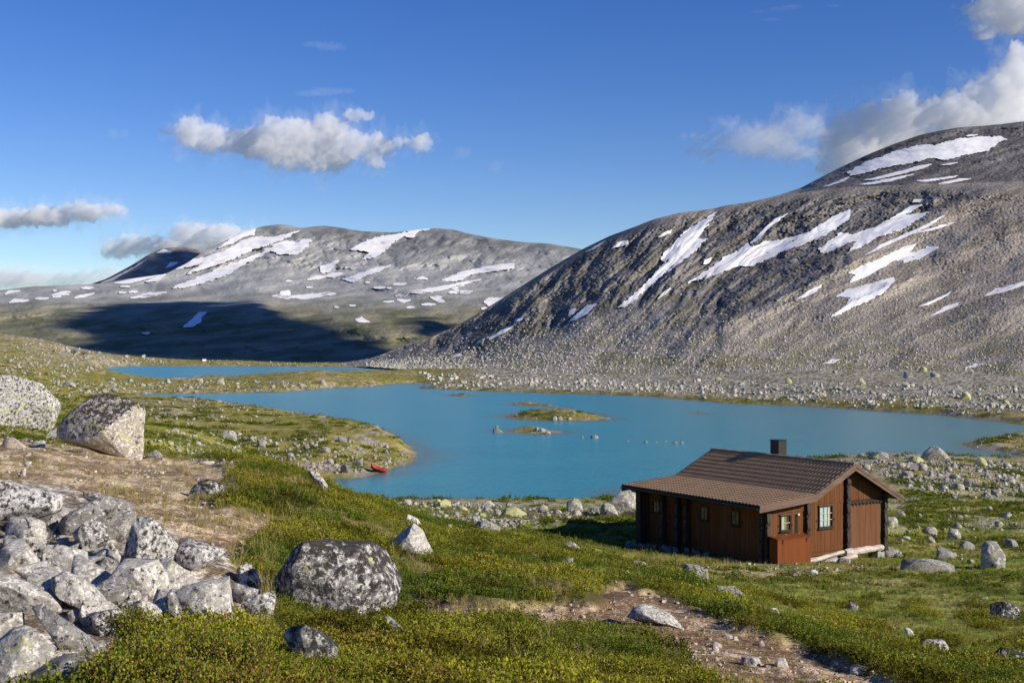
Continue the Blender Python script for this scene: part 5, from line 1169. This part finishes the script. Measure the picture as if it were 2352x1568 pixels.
# taller straw in the lee of boulders and along the path edges
pts=[]
for q,k in (([(540,1190),(640,1190),(660,1300),(560,1340),(500,1290)],50),([(560,1110),(760,1160),(740,1215),(580,1190)],34),([(1440,1268),(1700,1296),(1680,1310),(1450,1290)],230),([(590,1290),(640,1290),(640,1370),(600,1380)],60),([(900,1370),(1400,1390),(1380,1420),(920,1440)],30),([(860,1240),(900,1200),(1000,1240),(900,1290)],40),([(700,1440),(1500,1450),(1500,1560),(800,1560)],22),([(1750,1270),(1790,1290),(1760,1296)],26),([(2080,1262),(2120,1270),(2080,1290)],20)):
    rr=np.random.default_rng(len(pts)+9); p_=np.array(q); x0,y0=p_.min(0);x1,y1=p_.max(0); c=0
    while c<k:
        x,y=rr.uniform(x0,x1),rr.uniform(y0,y1)
        if inpoly(q,x,y):
            g=hit(x,y); c+=1
            if g is not None: pts.append(g)
P_=np.array(pts); n=len(P_); r=np.random.default_rng(5)
scatter('straw_grass',P_-np.array([0,0,.01]),np.stack([r.normal(0,.12,n),r.normal(0,.12,n),r.uniform(0,6.28,n)],1),r.uniform(.35,.8,n)*np.clip(P_[:,1]/14,.75,1.15),mixc(np.array([1.,1.,.9]),np.array([1.25,1.1,1.]),r.random(n)),TALLCOL)
# low willow and heath mats on the distant ground read as dark tufts
r=np.random.default_rng(77); MC=library('mat_clump',[heath_clump(150+s,90,.5,.32,(.10,.17)) for s in range(5)],M_LEAF)
dx=r.uniform(-.57,.57,32000); ly=r.uniform(math.log(34),math.log(330),32000); Y=np.exp(ly); X=dx*Y; z=ground(X,Y); ws=bil(WS,DX0,DX1,LY0,LY1,dx,ly)
pt=fbm(X/7,Y/9,3,91)-.3*fbm(X/4.5,Y/6,4,71); hv_=(X-HX)*math.cos(HYAW)+(Y-HY)*math.sin(HYAW); hu_=-(X-HX)*math.sin(HYAW)+(Y-HY)*math.cos(HYAW)
xd=CX+FP*dx; yd=YH-FP*(z-ZC)/Y
dense=((sdist(xd,yd,[(2050,1130),(2352,1140),(2352,1230),(2080,1215)])<0)|(sdist(xd,yd,[(1150,1200),(1480,1185),(1480,1240),(1300,1240)])<0))
keep=(ws>1.5)&((pt+.25*r.normal(size=len(X))>.22)|(dense&(r.random(len(X))<.9)))&~((hv_>-.7)&(hv_<7.8)&(hu_>-.8)&(hu_<8.6))&(ZN(rocky,X,Y)<.4)
X,Y,z=X[keep],Y[keep],z[keep]; n=len(X)
sc_=r.uniform(.4,1.1,n)*np.clip(.30+.009*Y,.4,1.6); tn=np.array([.42,.50,.42])*r.uniform(.7,1.3,n)[:,None]
scatter('low_willow',np.stack([X,Y,z-.04],1),np.stack([0*X,0*X,r.uniform(0,6.28,n)],1),sc_*np.array(.8),tn,MC)
# single shrubs at the near edge
def shrub(cx,by,w,h,seed,label,red=0.,nl=2300):
    g=hit(cx,by); k=g[1]/FP; r=np.random.default_rng(seed); R0=w*k/2; H=h*k
    root=empty('shrub',tuple(g)); tag(root,label,'shrub','dwarf shrubs at the near edge')
    ns=46; a=r.uniform(0,6.28,ns); q=np.sqrt(r.random(ns)); tip=np.stack([R0*q*np.cos(a),R0*.8*q*np.sin(a),H*(1-.55*q**2)*r.uniform(.55,1.05,ns)],1); bs=np.stack([.25*tip[:,0],.25*tip[:,1],-.03+0*q],1)
    m=MB()
    for i in range(ns):
        mid=bs[i]*.4+tip[i]*.6+np.array([0,0,-.1*H])
        m.tube(bs[i],mid,.004,.003,5); m.tube(mid,tip[i],.003,.0015,5)
    m.build('stem',simple('shrub_stem',(.10,.06,.04),.9) if 'shrub_stem' not in bpy.data.materials else bpy.data.materials['shrub_stem'],root)
    j=r.integers(ns,size=nl); f=r.random(nl)**.5; P=bs[j]+(tip-bs)[j]*f[:,None]+r.normal(0,.028,(nl,3))*np.array([1,1,.8])
    P[:,2]=np.maximum(P[:,2],.0); D=(tip-bs)[j]*.8/H+r.normal(0,.6,(nl,3))+np.array([0,0,.4]); V,F=leaves_at(P,D,r.uniform(.010,.019,nl),r,.6)
    gg=r.random(nl); c=mixc(np.array([.085,.115,.012]),np.array([.36,.34,.045]),np.clip(gg*.7+.45*f-.15,0,1)); rd=r.random(nl)<.05+red; c[rd]=np.array([.27,.09,.04])*r.uniform(.7,1.2,(rd.sum(),1))
    mesh_np('foliage',V,F,M_SHRUB,np.repeat(c,4,0),parent=root)
for cx,by,w,h,lab,red in [(250,1600,190,110,'dark green dwarf shrub next to the shaded grey rock, left of its neighbours',.02),(345,1545,180,120,'dwarf shrub growing up against the pitted rock',.02),(455,1520,170,95,'dwarf shrub below the broad streaked rock face',.03),(400,1610,230,120,'nearest dwarf shrub at the bottom edge, second from the rocks',.04),(560,1545,180,95,'dwarf shrub between the pile and the small dark boulder',.06),
  (560,1625,230,110,'reddish dwarf shrub at the bottom edge below the small dark boulder',.22),(720,1620,190,80,'low red tinged shrub right of the reddish one at the bottom edge',.25),(310,1460,120,75,'small shrub sprig pushing up in front of the dark crack',.02)]:
    shrub(cx,by,w,h,int(cx+by),lab,red)
# ------------------------------------------------------------------ clouds: closed bodies of scattering air
def cloud_mat(name,dens,an=-.12,col=(1.,1.,1.)):
    t=NT(name); v=t.node('VolumePrincipled'); v.inputs['Color'].default_value=(*col,1); v.inputs['Density'].default_value=dens; v.inputs['Anisotropy'].default_value=an
    t.l.new(v.outputs[0],t.out.inputs['Volume']); t.m.cycles.homogeneous_volume=True if hasattr(t.m.cycles,'homogeneous_volume') else False
    return t.m
CM={k:cloud_mat('cloud_'+n,d) for k,n,d in (('d','body',.011),('h','halo',.0009),('m','soft',.0038),('t','veil',.0014),('s','dense',.25))}
def cloud(puffs,Y,mat,label,seed,vox=None,amp=.42,depth=.7,world_puffs=None,kind=None):
    ob=cloud1(puffs,Y,mat,label,seed,vox,amp,depth,world_puffs,kind)
    if kind is None and mat in 'dm':
        hb=cloud1([(a,b,c*1.2+6,d*1.2+7) for a,b,c,d in puffs],Y,'h' if mat=='d' else 't',None,seed+50,None,.75,depth,None,'part')
        hb.name='halo'; l=hb.location.copy()-ob.location; hb.parent=ob; hb.location=l
        for k in ('kind','label','category','group'):
            if k in hb: del hb[k]
    return ob
def cloud1(puffs,Y,mat,label,seed,vox=None,amp=.42,depth=.7,world_puffs=None,kind=None):
    r=np.random.default_rng(seed); k=Y/FP; V0,F0=ico(2); Vs=[];Fs=[];o=0; rs=[]
    if world_puffs is None:
        world_puffs=[]
        for cx,cy,rx,ry in puffs:
            yy=Y+r.uniform(-.25,.25)*rx*k
            world_puffs.append(((cx-CX)/FP*yy,yy,ZC+(YH-cy)/FP*yy,rx*k,(rx*.5+ry*.5)*k*depth,ry*k))
    for X,y_,z_,a,b,c in world_puffs:
        Vs.append(V0*np.array([a,b,c])+np.array([X,y_,z_])); Fs.append(F0+o); o+=len(V0); rs.append(min(a,c))
    cen=np.concatenate(Vs).mean(0); s=float(np.median(rs))
    tmp=mesh_np('cloud_base',np.concatenate(Vs)-cen,np.concatenate(Fs))
    md=tmp.modifiers.new('r','REMESH'); md.mode='VOXEL'; md.voxel_size=vox or s*.07
    dg=bpy.context.evaluated_depsgraph_get(); me=tmp.evaluated_get(dg).to_mesh()
    n=len(me.vertices); P=np.empty(n*3,np.float32); N=np.empty(n*3,np.float32); me.vertices.foreach_get('co',P); me.vertices.foreach_get('normal',N); P=P.reshape(-1,3).astype(float); N=N.reshape(-1,3)
    f=np.empty(len(me.loops),np.int32); me.loops.foreach_get('vertex_index',f); lt=np.empty(len(me.polygons),np.int32); me.polygons.foreach_get('loop_total',lt)
    assert (lt==4).all(); f=f.reshape(-1,4); tmp.evaluated_get(dg).to_mesh_clear(); bpy.data.objects.remove(tmp)
    q=P/s; w=np.stack([noise3(q*.8,seed+i*7) for i in range(3)],1)*.5
    d=.50*noise3(q*.9+w,seed)+.38*noise3(q*1.9+w,seed+1)+.30*noise3(q*3.7+w,seed+2)+.22*noise3(q*7.3,seed+3)+.14*noise3(q*14,seed+4)+.05
    P=P+N*(d*s*amp*1.9)[:,None]+np.stack([noise3(q*2.3+5,seed+9),noise3(q*2.3+9,seed+10),noise3(q*2.3+2,seed+11)],1)*s*.14
    ob=mesh_np('cloud',P,f,CM[mat],smooth=False,loc=tuple(cen))
    return tag(ob,label,'cloud','clouds in the sky') if kind is None else tag(ob,kind=kind)
def c2(l): return [(287.1+.39063*a,172.3+.39063*b,.39063*c*1.12,.39063*d*1.12) for a,b,c,d in l]
def c3(l,k=1.): return [(1493+.36524*a,.36524*b,.36524*c*k,.36524*d*k) for a,b,c,d in l]
cloud(c2([(400,345,95,80),(500,370,100,80),(620,390,100,70),(760,390,110,90),(900,380,130,120),(1040,390,150,130),(1190,370,130,125),(1120,490,110,80),(1230,470,110,90),(960,480,120,70),(1360,410,110,70),(1490,420,90,70),(1470,490,60,40),(1620,390,70,28),(1740,400,60,38),(1340,235,60,30),(1420,235,45,14),(250,335,40,25)]),7000,'d','large flat based cloud floating alone in the middle left of the sky',3)
cloud(c2([(1985,460,45,32),(1940,490,30,15)]),7000,'t','small puff right of the large flat based cloud',5,amp=.6)
cloud(c2([(2180,545,34,30)]),7000,'t','faint puff, second right of the large flat based cloud',6,amp=.7)
cloud(c2([(1080,110,80,14),(1180,100,90,22),(1290,95,60,16)]),7000,'t','streaky wisp just above the large flat based cloud',8,amp=.7)
cloud([(720,102,28,6),(760,108,36,9)],7000,'t','faint wisp high above the large flat based cloud',9,amp=.7)
cloud([(262,312,16,12),(284,308,10,9)],7000,'t','small ragged puff left of the large flat based cloud',10,amp=.7)
cloud([(-40,500,70,24),(30,502,65,22),(110,497,70,23),(190,487,65,22),(255,482,34,16)],8000,'d','long low cloud at the left edge of the sky',12)
cloud([(265,574,36,20),(300,565,45,25),(350,562,40,22),(440,540,50,30),(510,540,65,25),(575,532,38,12),(440,568,120,18),(560,560,80,22)],8000,'d','cloud bank resting behind the left summit of the far mountain',13)
cloud([(-30,640,90,22),(60,640,70,20),(-20,648,60,14),(60,648,70,14),(150,645,60,18),(200,640,40,18),(250,628,40,14),(95,632,20,10)],9500,'m','ragged low cloud over the plateau on the horizon',14)
cloud(c3([(1230,850,120,110),(1400,770,115,105),(1600,730,125,110),(1300,960,170,90),(1750,750,140,100),(1900,710,120,110),(2080,610,110,90),(2220,540,110,110),(2290,400,80,90),(2320,310,50,60),(2100,720,160,80),(1550,880,200,100),(1130,1010,80,80),(2330,690,120,100),(1180,700,40,22),(2330,560,120,140),(2250,760,160,120),(1980,800,180,110)],1.22),6500,'d','towering white cloud bank rising behind the summit snowfield',15,vox=22)
cloud(c3([(520,900,110,45),(640,860,120,60),(800,860,130,85),(950,800,110,80),(1040,800,60,70),(880,960,160,38),(340,870,90,14),(330,955,100,14),(480,780,60,12),(890,710,50,20),(720,900,200,70)],1.15),6000,'m','wing shaped wispy cloud left of the towering bank',17,amp=.5)
cloud(c3([(2150,70,110,80),(2270,100,110,95),(2110,180,60,45),(2330,-20,130,110),(2000,60,60,20),(2450,60,120,110),(2200,20,110,80)],1.25),6000,'d','cloud in the top right corner of the sky',19)
cloud(c3([(700,75,70,9),(800,60,80,11),(890,45,70,14),(760,125,80,8)]),6000,'t','faint streaks near the top edge, right of the middle',21,amp=.7)
cloud(c3([(1150,38,60,8)]),6000,'t','tiny streak at the top edge right of the faint streaks',22,amp=.6)
# unseen clouds, added and shaped to cast the shadows on foothills and back peak
def shade(poly,alt,rad,seed,HL=HL,st=6):
    p=np.array(poly); r=np.random.default_rng(seed); pf=[]
    i=np.argwhere(sdist(HL.X2[::st,::st],HL.YD[::st,::st],p)<-3)
    tot=HL.V[:-3]
    for a,b in (i[::3] if st>3 else i):
        q=tot[a*st,b*st]; s=(alt-q[2])/SUN[2]; c=q+SUN*s; pf.append((c[0],c[1],c[2],rad,rad,rad*.5))
    cloud(None,0,'s',None,seed,vox=rad*.33,amp=.12,world_puffs=pf,kind='stuff')
shade([(175,742),(230,715),(260,700),(360,692),(480,686),(560,690),(640,724),(760,768),(860,795),(905,812),(850,840),(150,842),(190,800),(270,772),(200,758)],1250,34,31)
shade([(935,735),(965,727),(1040,742),(1060,760),(985,778),(955,765)],1250,20,33)  # added cloud standing in for a terrain shadow at the gully
shade([(318,645),(362,592),(385,580),(440,574),(472,584),(485,600),(400,640)],2600,70,35,HB,4)
# ------------------------------------------------------------------ rowing boat on the headland, white hut on the far ridge
def boat():
    g=hit(868,1083); k=g[1]/FP; Lb=40*k; root=empty('rowing_boat',(g[0],g[1],g[2]+.02),R(-14))
    root.rotation_euler=(R(0),R(16),R(-14))
    tag(root,'small red rowing boat pulled up among the stones of the headland','boat')
    n,m=15,9; V=[];F=[]
    for i in range(n):
        t_=i/(n-1)*2-1; wd=.62*max(0,(1-abs(t_)**2.4))**.7*(1 if t_<.0 else 1)+.02; sh=.34+.16*abs(t_)**2.2
        for j in range(m):
            a=-1+2*j/(m-1); V.append((t_*Lb/2,wd*a,sh*(abs(a)**2.2)+.02+.10*abs(t_)**3))
    F=[(i*m+j,i*m+j+1,(i+1)*m+j+1,(i+1)*m+j) for i in range(n-1) for j in range(m-1)]
    red=simple('red_paint',(.30,.03,.02),.5); h=mesh_np('hull',V,np.array(F),red,parent=root,smooth=True)
    s=h.modifiers.new('s','SOLIDIFY'); s.thickness=.03
    for x in (-.18,.12):
        mb=MB(); w_=.5; mb.box(x*Lb-.1,x*Lb+.1,-w_,w_,.24,.27); mb.build('thwart',simple('boat_wood',(.30,.12,.06),.7),root)
boat()
g=hit(469,829,y0=900)
if g is None: g=world(469,829,1080)
hz=R(20); fh=empty('hut',(g[0],g[1],g[2]),hz); tag(fh,'tiny white hut with a dark roof alone on the ridge beyond the far lake','hut')
k=g[1]/FP; a=4.2*k; m=MB(); m.box(-a,a,-a*.8,a*.8,-1.,4.2*k*1.15); m.build('wall',simple('white_wall',(.78,.76,.74),.8),fh)
m=MB(); z0=4.2*k*1.15; m.prism([(-a*1.0,z0),(a*1.0,z0),(0,z0+1.5*k)],0,-a*1.15,a*1.15); m.build('roof',simple('slate',(.10,.09,.085),.8),fh)
m=MB(); m.box(-a-.12,-a-.01,-a*.3,a*.3,-.5,z0*.7); m.build('door',simple('hut_door',(.35,.05,.03),.7),fh)

# stones packed under the doorstep
r=np.random.default_rng(77)
for i,(u,v,sz) in enumerate([(4.95,-.55,.42),(5.35,-.62,.5),(5.8,-.58,.46),(6.2,-.66,.52),(6.65,-.6,.44),(7.05,-.68,.5),(7.45,-.75,.46),(7.9,-.85,.5),(8.15,-.5,.4),(7.6,-1.05,.34),(4.5,-.25,.45),(3.9,-.2,.42),(3.3,-.18,.36)]):
    x,y,_=at_hut(v,u,0); P,F=K12[i%10]; zg=float(ground(np.array([x]),np.array([y]))[0]); a=r.uniform(0,6.28); M=np.array([[math.cos(a),-math.sin(a),0],[math.sin(a),math.cos(a),0],[0,0,1]])
    o=mesh_np('rock',P@M.T*sz*.5,F,RM['grey'],loc=(x,y,zg+sz*.16)); tag(o,'grey stone packed under the doorstep and long wall of the cabin','rock','footing stones of the cabin')
